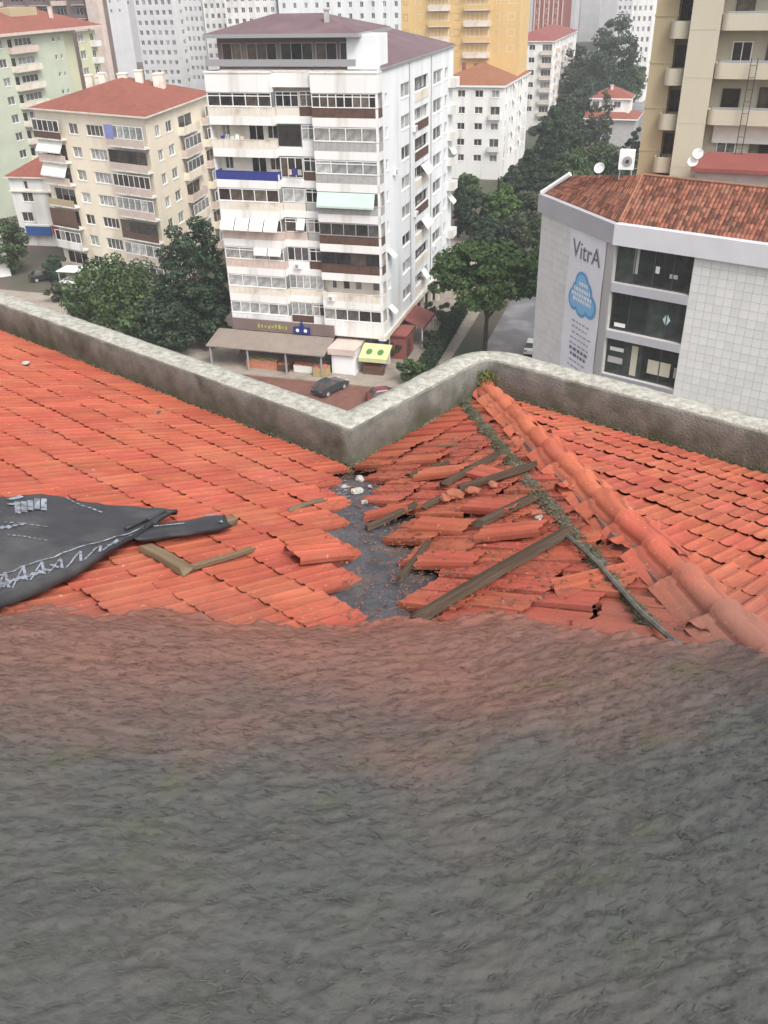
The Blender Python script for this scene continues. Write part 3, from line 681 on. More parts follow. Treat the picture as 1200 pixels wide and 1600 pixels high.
nf = Facade(root, g0 + gu_ * 4.2 + azv(110) * .2, 20, 24, 0, 29.6, M['lime']); nf.w = nf.u(150, 60)
for k, z in enumerate(rows(29.6, 7, 3.1, .5)):
    nf.window(nf.u(122, 60), nf.u(131, 60), z, z + 1.5, 2, 1, 'glass_c', d=.12); nf.window(nf.u(141, 60), nf.u(147, 60), z, z + 1.4, 2, 1, 'glass_far', d=.12)
    nf.balcony(nf.u(140, 60), nf.u(152, 60), z - .9, .9, .9, 'white', 'white')
nf.wall()
mb = MB(); mb.box(30.0, 34.2, .8, .9, 0, 29.7); gf.part('wall', mb, [M['lime']])
p0 = g0 - gu_ * 30 + azv(110) * .4
hip_roof(root, [p0, p0 + gu_ * (34.6 + nf.w), p0 + gu_ * (34.6 + nf.w) + azv(290) * 18, p0 + azv(290) * 18], 30, 3.6, .9, 'roof_red', 'pink', th=.5)
rt = [o for o in root.children if o.name.startswith('roof')][0]
chimney(rt, g0 + azv(290) * 3.4 + gu_ * 2 + Vector((0, 0, 31.6)), .7, 2.4, 'pink')
mb = MB(); mb.box(-8, 0, -3, 3, 0, 3.0); put('roof_room', mb.mesh('roof_room', M['ochre']), root, Matrix.Translation(g0 + azv(290) * 8 + Vector((0, 0, 31.2))) @ Matrix.Rotation(R(70), 4, 'Z'))

# small white house
root, F, S, cs = block('white_house', 'small white house with red roof squeezed against the cream block', (-52.0, 150.5), 104, 8.6, 10, 11, 'white')
for z in (8.2, 5.0):
    F.window(F.u(36, 313 if z > 6 else 345), F.u(53, 313 if z > 6 else 345), z - 1.0, z + .5, 2, 1, 'glass_d', d=.12)
F.window(F.u(36, 285), F.u(42, 285), 9.2, 10.5, 1, 1, 'glass_d', d=.12)
mb = MB(); mb.box(-.2, 8.7, -.25, -.003, 8.75, 9.0); F.part('cornice', mb, [M['cream_pale']])
for z in (8.2, 5.0): F.window(6.6, 8.0, z - .9, z + .5, 2, 1, 'glass', d=.12)
F.wall(); S.wall(); hip_roof(root, cs, 11, 2.6, .5, 'roof_red', 'cream_pale')
t = thing('blue_shop_sign', 'blue shop sign with a white edge low on the small white house', 'sign', F.T(4, -.4, 3).translation)
mb = MB(); mb.box(1.6, 6.2, -.7, -.3, 1.9, 3.4); put('board', mb.mesh('board', mat('sign_blue_paint', (.03, .10, .32), None, 1, .5)), t, F.T(0, 0, 0))
mb = MB(); mb.box(1.5, 6.3, -.75, -.28, 3.41, 3.7); put('edge', mb.mesh('edge', M['frame_w']), t, F.T(0, 0, 0))
t = thing('red_shop_sign', 'red shop sign beside the blue one, next to the cream block', 'sign', F.T(7, -.4, 3).translation)
mb = MB(); mb.box(6.6, 9.2, -.7, -.3, 2.1, 3.6); put('board', mb.mesh('board', mat('sign_red_paint', (.35, .05, .05), None, 1, .5)), t, F.T(0, 0, 0))
t = thing('white_shop_canopy', 'white canopy low at the foot of the cream block', 'canopy', (-43.5, 127.5, 0))
mb = MB(); mb.box(-2.6, 2.6, -1.5, 1.5, 2.5, 2.65); mb.box(-2.6, 2.6, -1.5, 1.5, .9, 1.05); put('canopy_sheet', mb.mesh('canopy_sheet', M['frame_w']), t, Matrix.Translation((-43.5, 127.5, 0)) @ Matrix.Rotation(R(-15), 4, 'Z'))
mb = MB()
for sx in (-2.4, 2.4):
    for sy in (-1.3, 1.3): mb.box(sx - .06, sx + .06, sy - .06, sy + .06, 0, 2.49)
put('post', mb.mesh('post', M['frame_g']), t, Matrix.Translation((-43.5, 127.5, 0)) @ Matrix.Rotation(R(-15), 4, 'Z'))
# plain white corner at the left edge of the view
pw = at_z(18, 431, 0)
root, F, S, cs = block('white_corner_house', 'blank white wall corner at the left edge above the parapet', (pw.x, pw.y), 64, 14, 10, 14, 'white')
F.wall(); S.wall()
mb = MB(); mb.face([v + Vector((0, 0, 14)) for v in cs]); put('roof', mb.mesh('roof', M['roof_pink']), root)

# dark brown block with stepped balconies
root, F, S, cs = block('brown_apartment_block', 'dark brown apartment block with white awnings behind the green one', (-69.6, 252.5), 112, 40, 7, 46, 'brown_bld', wall2='brown_bld')
for k, z in enumerate(rows(45, 11, 3.0, .3)):
    for i, (a, b) in enumerate(((8, 13), (15, 20), (22, 27), (29, 33), (35, 39))):
        F.balcony(a, b, z - .9, 1.1, .9, 'pink', 'brown_bld' if (i + k) % 3 else 'pink')
        F.window(a + .4, b - .4, z - .6, z + 1.4, 3, 1, 'glass_d', d=.2, sill=False)
        if (k * 3 + i) % 4 == 1: F.awning(a, b, z + 1.6, .6, 1.0, 'canvas', 1)
F.wall(); S.wall()
mb = MB(); mb.box(0, 40, 0, 7, 46.003, 46.5); F.part('roof', mb, [M['roof_pink']])
t = thing('grey_lift_tower', 'slender grey pink tower strip beside the dark brown block', 'tower', (-67, 249, 0))
mb = MB(); mb.box(0, 3.6, -2, 0, 0, 48); F.part('wall', mb, [M['pink']], 40.3, 0, 0, parent=t)
mb = MB(); mb.box(.8, 1.2, -2.06, -2.003, 0, 48); F.part('strip', mb, [M['grey_bld']], 40.3, 0, 0, parent=t)

# pale towers behind
def tower(name, label, px0, px1, ypx, D, ztop, wallm, ncol, nrow, azf=108, depth=18, pitch=2.9, roofm=None, g='glass_far', dark_cols=(), floor_gap=.9, ww=.5, top=2.2):
    dl = ray(px0, ypx); dr = ray(px1, ypx)
    pr_ = EYE + dr * (D / math.hypot(dr.x, dr.y)); U = azv(azf); In = azv(azf - 90)
    pl = at_plane(px0, ypx, Vector((pr_.x, pr_.y, 0)), In)
    w = (Vector((pr_.x - pl.x, pr_.y - pl.y, 0))).length
    root, F, S, cs = block(name, label, (pr_.x, pr_.y), azf, w, depth, ztop, wallm)
    cw = w / ncol
    for z in rows(ztop, nrow, pitch, floor_gap):
        for i in range(ncol):
            if i in dark_cols:
                F.window(i * cw + cw * .1, (i + 1) * cw - cw * .1, z - .6, z + 1.3, 2, 1, 'glass_d', d=.5, sill=False)
            else:
                c_ = cw * (i + .5); F.window(c_ - cw * ww / 2, c_ + cw * ww / 2, z, z + 1.35, 2, 1, g, d=.12, sill=False)
    F.wall()
    for z in rows(ztop, nrow, pitch, floor_gap):
        for q in (.25, .6): S.window(depth * q, depth * q + 1.6, z, z + 1.3, 2, 1, g, d=.12, sill=False)
    S.wall()
    if roofm == 'flat' or roofm is None:
        mb = MB(); mb.box(-.3, w + .3, -.3, depth, ztop + .003, ztop + .6); F.part('roof', mb, [M['grey_bld']])
    else: hip_roof(root, cs, ztop, top, .5, roofm, 'frame_w')
    return root, F, S, cs
tower('white_tower_block', 'off-white tower block with red rooftop behind the cream block', 213, 272, 30, 335, 36.5, 'stone_far', 6, 10, roofm='roof_pink', top=2.5)
tower('white_tower_block', 'white tower block with a dark stair strip between two pale faces', 274, 318, 30, 338, 37.2, 'stone_far', 6, 10, roofm='roof_pink', dark_cols=(0,), top=2.5)
tower('white_tower_block', 'bright white tower face just left of the purple roof', 319, 366, 30, 332, 38, 'white', 5, 10)
tower('white_tower_block', 'white tower with dark paired windows straight behind the purple roof ridge', 352, 432, 20, 300, 46, 'white', 7, 12)
tower('long_white_block', 'long white block with few dark windows above the purple roof', 436, 628, 20, 285, 47, 'white_b', 11, 9, ww=.3)
root, F, S, cs = tower('yellow_apartment_block', 'big yellow apartment block with long balconies above the orange roof', 627, 812, 40, 214, 50, 'yellow', 9, 1, azf=108, depth=12)
for k, z in enumerate([47.2 - 3.0 * i for i in range(9)]):
    if z > 45: continue
    wF = F.w
    for a, b, kind in ((.02, .06, 0), (.12, .17, 0), (.24, .42, 1), (.44, .50, 0), (.54, .76, 1), (.80, .84, 0), (.9, .96, 0)):
        if kind:
            F.balcony(a * wF, b * wF, z - 1.0, 1.0, .9, 'cream_pale', 'cream_pale' if (k + int(a * 10)) % 2 else 'yellow')
            F.window(a * wF + .3, b * wF - .3, z - .08, z + 1.4, 5, 1, 'glass_far', d=-.02, hole=False, sill=False)
        else: F.window(a * wF, b * wF, z, z + 1.3, 2, 1, 'glass_far', d=.0, hole=False, sill=False)
# white block with orange roof
root, F, S, cs = block('white_corner_block', 'white block with orange roof between the purple roofed block and the trees', (26.6, 196.5), 109, 15.5, 29, 17.9, 'white')
for k, z in enumerate(rows(17.9, 5, 3.1, .5)):
    for a, b, kind in ((715, 727, 0), (742, 755, 0), (765, 783, 1)):
        ua, ub = F.u(a, 150), F.u(b, 150)
        if kind and k % 2 == 1:
            F.balcony(ua, ub, z - .9, .8, .9, 'white', 'white'); F.window(ua + .2, ub - .2, z - .5, z + 1.4, 2, 1, 'glass_far', d=.2, sill=False)
        elif kind: F.window(ua + .4, ub - .4, z, z + 1.3, 2, 1, 'glass_c', d=.12)
        else: F.window(ua, ub, z, z + 1.3, 2, 1, 'glass_d', d=.14)
    for q in (3, 7.5, 12, 16.5, 21, 25.5): S.window(q, q + 1.5, z, z + 1.4, 2, 1, 'glass_far', d=.14)
    for q in (10.2, 19): S.awning(q, q + 1.5, z + 1.7, .7, .6, 'canvas')
F.wall(); S.wall(); ro = hip_roof(root, cs, 17.9, 3.0, .45, 'roof_orange', 'frame_w', th=.35)
chimney(ro, cs[0] + azv(109) * 5 + azv(19) * 9 + Vector((0, 0, 20.4)), .8, 1.2, 'roof_pink')
chimney(ro, cs[0] + azv(109) * 7.5 + azv(19) * 9 + Vector((0, 0, 20.4)), .6, 1.0, 'roof_pink')
# further white street block
root, F, S, cs = block('white_street_block', 'narrow white block with faded red roof under the red tower', (48.2, 262), 109, 12.4, 46, 21.8, 'white')
for k, z in enumerate(rows(21.8, 6, 3.0, .6)):
    F.window(2.5, 4.5, z, z + 1.4, 2, 1, 'glass_far', d=.14); F.window(6, 7.6, z, z + 1.3, 2, 1, 'glass_d', d=.14)
    F.balcony(9.2, 12.4, z - .9, .9, .9, 'white', 'cream_pale'); F.window(9.5, 12.1, z - .4, z + 1.4, 3, 1, 'glass_far', d=.2, sill=False)
    for q in range(2, 44, 6): S.window(q, q + 2, z, z + 1.4, 2, 1, 'glass_far', d=.14)
    for q in (5.0, 17.0, 29.0): S.balcony(q, q + 2.5, z - .9, .9, .9, 'white', 'pink')
F.wall(); S.wall(); hip_roof(root, cs, 21.8, 2.2, .4, 'roof_pink', 'frame_w')
# red tower
root, F, S, cs = tower('red_tower_block', 'brick red tower with pale vertical ribs behind the yellow block', 832, 880, 30, 330, 70, 'brick_red', 5, 1, depth=20)
for i in range(7):
    mb = MB(); mb.box(0, .35, -.3, -.003, 0, 70); F.part('rib', mb, [M['pink']], F.w * (.04 + .15 * i), 0, 0)
for z in range(20, 68, 3):
    for q in (.12, .42, .72): F.window(F.w * q, F.w * q + .9, z, z + 1.4, 1, 1, 'glass_d', d=-.02, hole=False, sill=False)
# far street end
tower('far_pale_tower', 'very distant pale tower at the end of the avenue', 893, 938, 10, 620, 80, 'stone_far', 6, 12, pitch=4)
tower('far_pale_tower', 'distant cream slab peeking over the avenue trees beside the red tower', 876, 902, 10, 560, 60, 'cream_pale', 4, 8, pitch=4)
tower('white_street_tower', 'tall white tower along the avenue just left of the beige balconies', 985, 1018, 40, 330, 46, 'white', 4, 13, azf=112, depth=30)
tower('white_street_tower', 'slim grey white tower behind the avenue trees', 963, 986, 30, 420, 52, 'stone_far', 3, 12, azf=112, depth=30)
tower('far_grey_block', 'long grey block filling the skyline behind the white towers', 150, 420, 0, 520, 62, 'grey_bld', 14, 9, pitch=4)
tower('far_grey_block', 'distant grey block behind the yellow block', 600, 900, 0, 480, 64, 'grey_bld', 12, 7, pitch=4)
tower('far_grey_block', 'distant grey block above the green roof at the left edge', -160, 160, 0, 420, 50, 'stone_far', 14, 7, pitch=3.4)
tower('far_grey_block', 'distant grey block behind the beige tower', 940, 1400, 0, 560, 74, 'grey_bld', 12, 7, pitch=4)
# little red roofed house among the trees
root, F, S, cs = block('red_roofed_house', 'little pale house with two red roofs among the avenue trees', (64, 232), 110, 15, 12, 6.2, 'grey_panel')
for a in (1.2, 4.5, 8): F.window(a, a + 1.8, 2.6, 4.4, 2, 1, 'glass_far', d=.14)
F.wall(); S.wall(); hip_roof(root, cs, 6.2, 2.0, .7, 'roof_red', 'frame_w', th=.3)
up4 = [F.T(a, d, 0).translation for a, d in ((3.5, 3), (13, 3), (13, 11), (3.5, 11))]
mb = MB(); mb.box(3.5, 13, 3, 11, 6.5, 10.4); F.part('upper_wall', mb, [M['white']])
for a in (4.0, 6.2, 9.2): F.window(a, a + 1.7, 8.6, 10.0, 2, 1, 'glass_far', d=2.9, hole=False, sill=False)
r2 = hip_roof(root, up4, 10.4, 2.2, .5, 'roof_red', 'frame_w', th=.3)
chimney(r2, F.T(8, 6, 12).translation, .7, 1.2, 'pink')

# ------------------------------------------------------------------ beige tower on the right
pb = ray(1100, 100); pb = EYE + pb * (76 / math.hypot(pb.x, pb.y)); azb = 112
Fb = Facade(None, (pb.x, pb.y), azb, 1, 0, 60, M['beige'])
ub = lambda x, y=130: Fb.u(x, y)
U0, U1, U2, U3, U4 = ub(1008), ub(1043), ub(1066), ub(1112), ub(1112) + 9.0
root = thing('beige_tower_block', 'beige concrete tower with rounded balconies at the right edge', 'building', Fb.T(U3, 0, 0).translation)
Fb.root = root
zb = lambda y, x=1150: Fb.z(x, y)
pz = [zb(172) + 3.13 * i for i in range(-9, 6)]          # tops of balcony fronts
mb = MB()
mb.box(U2, U3, 0, 6, 0, 56)
for z in pz: mb.box(U2 + .01, U3 + .015, -.015, 2, z - 1.0, z - .9)
Fb.part('pier', mb, [M['beige']])
mb = MB(); mb.box(U0, U1, 1.6, 7, 0, 56)
for z in pz: mb.box(U0 - .05, U1 + .05, 1.55, 3, z - .2, z - .05)
Fb.part('side_pier', mb, [M['ochre']])
mb = MB(); mb.box(U1 + .003, U2 - .003, 2.6, 7, 0, 56); mb.box(U3 + .003, U4, 1.6, 7, 0, 56); Fb.part('wall', mb, [M['beige']])
mb = MB(); mb.box(U4 + .003, U4 + 4, .0, 7, 0, 56); Fb.part('pier', mb, [M['beige']])
def round_front(w, d, h, m):
    """balcony front with rounded ends"""
    mb = MB(); pts = [(0, d)]
    for i in range(7): t = R(180 + 15 * i); pts.append((.5 + .5 * math.cos(t), .5 + .5 * math.sin(t)))
    for i in range(7): t = R(270 + 15 * i); pts.append((w - .5 + .5 * math.cos(t), .5 + .5 * math.sin(t)))
    pts.append((w, d)); mb.prism(pts, 0, .15); n = len(pts)
    q = [(min(max(x, .14), w - .14), max(y, .14)) for x, y in pts]
    for i in range(n - 1):
        for (za, zb_) in ((.153, h),):
            a, b, c, e = pts[i], pts[i + 1], q[i + 1], q[i]
            mb.face([(*a, za), (*b, za), (*b, zb_), (*a, zb_)]); mb.face([(*e, za), (*c, za), (*c, zb_), (*e, zb_)]); mb.face([(*a, zb_), (*b, zb_), (*c, zb_), (*e, zb_)])
    return mb
for i, z in enumerate(pz):
    if z < 16: continue
    b = Fb.part('balcony', round_front(U4 - U3 - .05, 1.75, 1.05, 0), [M['beige']], U3 + .03, -.15, z - 1.05)
    mb = MB(); mb.box(.3, U4 - U3 - .4, .25, .32, 1.05, 1.2); Fb.part('rail', mb, [M['frame_g']], U3 + .03, -.15, z - 1.05, parent=b)
    b2 = Fb.part('balcony', round_front(U2 - U1 + .4, 2.3, 1.15, 0), [M['beige']], U1 - .35, .5, z - 1.6)
    if i % 2: Fb.window(U3 + .8, U3 + 2.1, z - .4, z + 1.3, 1, 1, 'glass_br', 'frame_d', d=1.5, hole=False, sill=False)
    else: Fb.window(U3 + 1.0, U3 + 2.4, z - .4, z + 1.3, 2, 1, 'glass', 'frame_w', d=1.5, hole=False, sill=False)
    Fb.window(U3 + 3.4, U3 + 6.2, z - .8, z + 1.35, 4, 1, 'glass_br', 'frame_d', d=1.5, hole=False, sill=False, split=True)
    Fb.window(U1 + .1, U2 - .1, z - .5, z + 1.0, 2, 1, 'glass_d', 'frame_d', d=2.5, hole=False, sill=False)
zz = [z for z in pz if zb(240) < z < zb(150)]
zlow = zb(226)
mb = MB(); mb.box(U3 + .6, U3 + 5.2, 1.2, 1.3, zlow - .1, zlow + 1.9); Fb.part('white_blind', mb, [M['canvas']])
mb = MB()
for u_ in (ub(1168), ub(1178)):
    mb.box(u_ - .03, u_ + .03, -.47, -.42, zb(300), zb(90))
for i in range(12): mb.box(ub(1168), ub(1178), -.46, -.43, zb(300) + i * .8, zb(300) + i * .8 + .035)
Fb.part('ladder', mb, [M['frame_d']])
# annex with a red lean-to roof at its foot
root = thing('annex', 'low annex with flat red roof at the foot of the beige tower', 'building', Fb.T(U3 + 2, -4, 0).translation)
e0, e1_ = zb(262, 1140), zb(232, 1140)
Fa = Facade(root, Fb.T(0, -3.2, 0).translation, azb, 1, 0, 30, M['grey_panel'])
ua = Fa.u(1090, 255)
mb = MB(); mb.box(ua, ua + 14, 0, 3.1, 0, Fa.z(1140, 264)); Fa.part('wall', mb, [M['grey_panel']])
z0_, z1_ = Fa.z(1140, 264), Fb.z(1140, 238)
mb = MB(); A_ = [(ua - .4, -.5, z0_ + .05), (ua + 14, -.5, z0_ + .05), (ua + 14, 3.1, z1_), (ua + .4, 3.1, z1_)]
mb.face(A_); B_ = [(x, y, z - .25) for x, y, z in A_]; mb.face(B_[::-1])
for i in range(4): j = (i + 1) % 4; mb.face([A_[i], A_[j], B_[j], B_[i]])
Fa.part('roof', mb, [M['roof_pink']])
def dish(label, p, r=.4, az=200, group=None):
    t = thing('satellite_dish', label, 'satellite dish', p, group=group)
    mb = MB(); n = 14; nv = azv(az) * .9 + Vector((0, 0, .45)); nv.normalize(); a = nv.orthogonal().normalized(); b = nv.cross(a); c = Vector(p) + Vector((0, 0, .7))
    rings = [[c + (a * math.cos(2 * math.pi * i / n) + b * math.sin(2 * math.pi * i / n)) * (r * q) + nv * (.18 * q * q) for i in range(n)] for q in (.05, .5, 1)]
    for q in range(2):
        for i in range(n): j = (i + 1) % n; mb.face([rings[q][i], rings[q][j], rings[q + 1][j], rings[q + 1][i]])
    mb.face(rings[0])
    put('reflector', mb.mesh('reflector', M['frame_w'], smooth=True), t)
    mb = MB(); mb.tube(p, c - nv * .02, .035, seg=6); put('mast', mb.mesh('mast', M['frame_g']), t)
    mb = MB(); mb.tube(c - a * r * .9 + nv * .1, c + nv * .45, .015, seg=5); mb.tube(c + nv * .4, c + nv * .5, .05, seg=6); put('feed_arm', mb.mesh('feed_arm', M['frame_g']), t)
for lab, (x, y) in (('upper white satellite dish at the left end of the annex roof', (1091, 240)), ('lower white satellite dish at the left end of the annex roof', (1083, 252))):
    p = Fa.T(Fa.u(x, y), -.2, Fa.z(x, y)).translation; dish(lab, p - Vector((0, 0, .7)), .38)
# ------------------------------------------------------------------ tiled showroom building with the banner
vA, vB = Vector((14.0, 76.0, 0)), Vector((17.6, 65.3, 0))
azL = math.degrees(math.atan2((vB - vA).x, (vB - vA).y)); azR = 128.6; wL = (vB - vA).length; wR = 24.0
root = thing('showroom_building', 'pale tiled showroom with dark window strips, tall banner and clay tile roof', 'building', vB)
ZE = 22.0
M['clad'] = mat('stone_cladding', (.70, .69, .67), (.64, .63, .61), 1.2, .7, rand=.05, c3=(.60, .59, .57), s3=.7, t3=(.5, .75))
M['joint'] = mat('dark_joint', (.46, .45, .43), None, 1, .9)
M['lilac'] = mat('grey_lilac_metal', (.44, .43, .46), (.40, .39, .42), .6, .45, .5)
M['lilac_d'] = mat('dark_lilac_metal', (.30, .28, .31), (.27, .25, .28), .6, .45, .5)
FL = Facade(root, vA, azL, wL, 0, ZE - 1.0, M['joint']); FR = Facade(root, vB, azR, wR, 0, ZE - 1.0, M['joint'])
zc = FR.z(970, 383)
rowsZ = [(FR.z(956, 441), FR.z(957, 381)), (FR.z(950, 515), FR.z(955, 455)), (FR.z(938, 582), FR.z(948, 527))]
uW0, uW1 = .12, FR.u(1076, 455)
for a, b in [(r_[0] - 11, r_[1] - 11) for r_ in rowsZ] + rowsZ:
    FR.window(uW0, uW1, a, b, 4, 1, 'glass_n', 'frame_d', d=.35, split=True, sill=False, bar=.09)
top = max(b for a, b in rowsZ)
FL.z1 = FR.z1 = top + .02
FL.wall(); FR.wall(depth=.6)
# spandrels between the window strips
for (a, b), (c, d) in zip(rowsZ, rowsZ[1:]):
    mb = MB(); mb.box(uW0, uW1 + .05, -.10, -.012, d + .01, a - .01); FR.part('spandrel', mb, [M['lilac']])
mb = MB(); mb.box(uW0, uW1 + .05, -.10, -.012, rowsZ[2][0] - 1.0, rowsZ[2][0] - .01); FR.part('spandrel', mb, [M['lilac_d']])
# things seen behind the glass
for ri, (u, w, zo, h, m) in enumerate(((3.2, .3, 1.1, .5, 'clad'), (4.3, .6, .9, .3, 'grey_panel'), (5.9, .5, .8, .4, 'grey_panel'), (1.5, .35, .8, 2.0, 'grey_panel'))):
    mb = MB(); mb.box(0, w, .36, .385, zo, zo + h); FR.part('display_item', mb, [M[m]], u, 0, rowsZ[0][0])
mb = MB(); mb.face([(4.55, .37, 1.0), (4.85, .37, 1.5), (4.55, .37, 2.0), (4.25, .37, 1.5)]); FR.part('diamond_sticker', mb, [mat('pale_cyan', (.45, .62, .62), None, 1, .5)], 0, 0, rowsZ[1][0])
mb = MB(); mb.box(.5, 1.4, .36, .385, .25, .55); FR.part('display_item', mb, [M['frame_w']], 0, 0, rowsZ[1][0])
for u, w, zo, h, m in ((.4, 1.2, 1.9, .3, 'clad'), (.3, 1.3, .9, .5, 'grey_panel'), (2.2, .5, .2, 2.4, 'beige'), (3.6, 1.8, .7, 1.1, 'beige'), (5.7, 1.2, .8, .8, 'grey_panel'), (5.9, .5, 1.7, .4, 'clad')):
    mb = MB(); mb.box(u, u + w, .36, .385, zo, zo + h); FR.part('display_item', mb, [M[m]], 0, 0, rowsZ[2][0])
# cladding panels: one shared mesh, recessed joints
PW, PH, JT = .62, .62, .022
mb = MB(); mb.box(JT, PW, -.025, -.004, JT, PH); pm_ = mb.mesh('panel', M['clad'])
zt = top - .02; uban0, uban1 = FL.u(890, 400), FL.u(947, 400)
single, rest = [], MB()
for Fx, ua, ubb in ((FR, uW1 + .06, wR), (FL, 0.02, uban0 - .03)):
    n = int((ubb - ua) / PW)
    for j in range(int((zt - .5) / PH)):
        for i in range(n):
            u, z = ua + i * PW, zt - (j + 1) * PH
            p = Fx.T(u, 0, z).translation; x, y, dz = to_px(p)
            vis = -10 < x < 1210 and y < 700 - (.0 if x > 800 else 100)
            single.append((0 if vis else 1, dz, Fx, u, z))
single.sort(key=lambda t: t[:2])
for i, (v, dz, Fx, u, z) in enumerate(single):
    if i < 300: put('panel', pm_, root, Fx.T(u, 0, z))
    else:
        T_ = Fx.T(u, 0, z); rest.box(JT, PW, -.025, -.004, JT, PH, T=T_)
if rest.v: tag(put('far_panels', rest.mesh('far_panels', M['clad']), root), kind='stuff')
# cornice: fall of light put into the colours, left face darker, right paler
mb = MB(); mb.box(-.25, wL + .12, -.30, .6, top + .03, ZE + .1); FL.part('cornice', mb, [M['lilac']])
mb = MB(); mb.box(-.05, wR, -.36, .6, top + .035, ZE + .16); FR.part('cornice', mb, [mat('lit_lilac_metal', (.66, .65, .68), (.60, .59, .62), .5, .4, .5)])
# roof planes with small clay tiles
zE = ZE + .12
pP = at_z(1004, 274, zE + 2.7); pA2 = at_z(897, 274, zE + 1.6); pQ = pP + azv(azR) * 24
pA = vA + Vector((.1, .25, zE)); pB = vB + Vector((.15, .2, zE)); pC = pB + azv(azR) * wR
M['clay_old'] = mat('old_clay_tiles', (.25, .092, .054), (.15, .056, .038), 1.9, .8, island=.6, coord='World', c3=(.17, .085, .055), s3=.8, t3=(.5, .72))
mb = MB(); dn = Vector((0, 0, -.06))
mb.face([pA + dn, pB + dn, pP + dn]); mb.face([pA + dn, pP + dn, pA2 + dn]); mb.face([pB + dn, pC + dn, pQ + dn, pP + dn])
back = azv(azR - 90) * 12
mb.face([pP + dn, pQ + dn, pQ + back - Vector((0, 0, 2.6)), pP + back - Vector((0, 0, 2.6))]); mb.face([pA2 + dn, pP + dn, pP + back - Vector((0, 0, 2.6)), pA2 + back * .4 - Vector((0, 0, 1.7))])
rf = put('roof', mb.mesh('roof', M['clay_old']), root)
def tile_strip(e0, e1, t0, t1, wt=.30, rt=.42):
    """small barrel tiles from the eave e0-e1 up to t0-t1"""
    V, Fc = [], []
    L = (e1 - e0).length; Hh = ((t0 + t1) / 2 - (e0 + e1) / 2).length; nr_ = int(Hh / rt); nc_ = int(L / wt)
    for j in range(nr_):
        for i in range(nc_):
            a = (i + .08) / nc_; b = (i + .92) / nc_; c = j / nr_; d = (j + 1.1) / nr_
            g = lambda s, t: (e0.lerp(e1, s)).lerp(t0.lerp(t1, s), min(t, 1))
            p, q, r_, s_ = g(a, c), g(b, c), g(b, d), g(a, d)
            up = Vector((0, 0, .07 + random.uniform(-.015, .02))); m0 = (p + q) / 2 + up * 1.5; m1 = (r_ + s_) / 2 + up * .6
            n = len(V); V += [p, m0, q, r_, m1, s_]
            Fc += [(n, n + 1, n + 4, n + 5), (n + 1, n + 2, n + 3, n + 4), (n, n + 2, n + 1, n + 1)]
    return V, Fc
V, Fc = [], []
for a in ((pA, pB, pA2, pP), (pB, pC, pP, pQ)):
    v, f_ = tile_strip(*a); k = len(V); V += v; Fc += [tuple(i + k for i in q) for q in f_]
Va = np.array([tuple(v) for v in V]); Fa_ = np.array([q for q in Fc if len(set(q)) == 4])
tag(put('roof_tiles', np_mesh('roof_tiles', Va, Fa_, M['clay_old']), rf), kind='stuff')
mb = MB(); mb.tube(pB + Vector((0, 0, .06)), pP + Vector((0, 0, .06)), .10, seg=8); mb.tube(pP + Vector((0, 0, .06)), pQ + Vector((0, 0, .06)), .10, seg=8)
put('ridge_capping', mb.mesh('ridge_capping', mat('dusty_clay', (.30, .15, .09), (.22, .10, .06), 5, .8)), rf)
mb = MB(); q0, q1 = pA + Vector((-.2, .1, .0)), pA2 + Vector((-.3, .1, .1)); d_ = (q1 - q0)
mb.tube(q0, q1, .2, seg=6); put('gutter', mb.mesh('gutter', M['frame_w']), rf)
vp_ = at_z(1078, 303, zE + 1.6)
mb = MB(); mb.box(-.35, .35, -.35, .35, -.3, .25); mb.box(-.45, .45, -.45, .45, .253, .33); put('vent', mb.mesh('vent', mat('rusty_vent', (.20, .07, .05), None, 1, .8)), rf, Matrix.Translation(vp_))
# banner
ban = thing('banner', 'tall white banner with dark letters and a blue cloud emblem', 'banner', FL.T((uban0 + uban1) / 2, -.1, 12).translation)
zb0, zb1 = 5.0, top - .03; bw = uban1 - uban0
mb = MB(); n = 24
for j in range(n):
    za, zb_ = zb0 + (zb1 - zb0) * j / n, zb0 + (zb1 - zb0) * (j + 1) / n
    for i in range(4):
        f0 = lambda t, z: -.07 - .02 * math.sin(z * 1.3 + t * 5)
        xa, xb = uban0 + bw * i / 4, uban0 + bw * (i + 1) / 4
        mb.face([(xa, f0(i / 4, za), za), (xb, f0(i / 4 + .25, za), za), (xb, f0(i / 4 + .25, zb_), zb_), (xa, f0(i / 4, zb_), zb_)])
put('cloth', mb.mesh('cloth', mat('banner_cloth', (.80, .79, .83), (.74, .73, .78), .5, .6)), ban, FL.T(0, 0, 0))
M['ink'] = mat('banner_ink', (.16, .16, .18), None, 1, .6); M['ink_l'] = mat('pale_banner_ink', (.35, .35, .40), None, 1, .6)
M['cloud'] = mat('banner_blue', (.10, .33, .60), None, 1, .5); M['cloud_l'] = mat('banner_light_blue', (.22, .48, .74), None, 1, .5)
def text(name, body, size, m, parent, T_, sx=1.0, res=3):
    cu = bpy.data.curves.new(name, 'FONT'); cu.body = body; cu.size = size; cu.align_x = 'CENTER'; cu.extrude = .004; cu.resolution_u = res
    cu.materials.append(m)
    tmp = bpy.data.objects.new('tmp', cu); me = bpy.data.meshes.new_from_object(tmp); bpy.data.objects.remove(tmp)
    return put(name, me, parent, T_ @ Matrix.Rotation(R(90), 4, 'X') @ Matrix.Diagonal((sx, 1, 1, 1)))
um = (uban0 + uban1) / 2; zl = FL.z(925, 410)
text('lettering', 'VitrA', 1.95, M['ink'], ban, FL.T(um, -.125, zl - .1), .57 * bw / 3.1)
cz = FL.z(920, 462); s_ = bw / 3.6
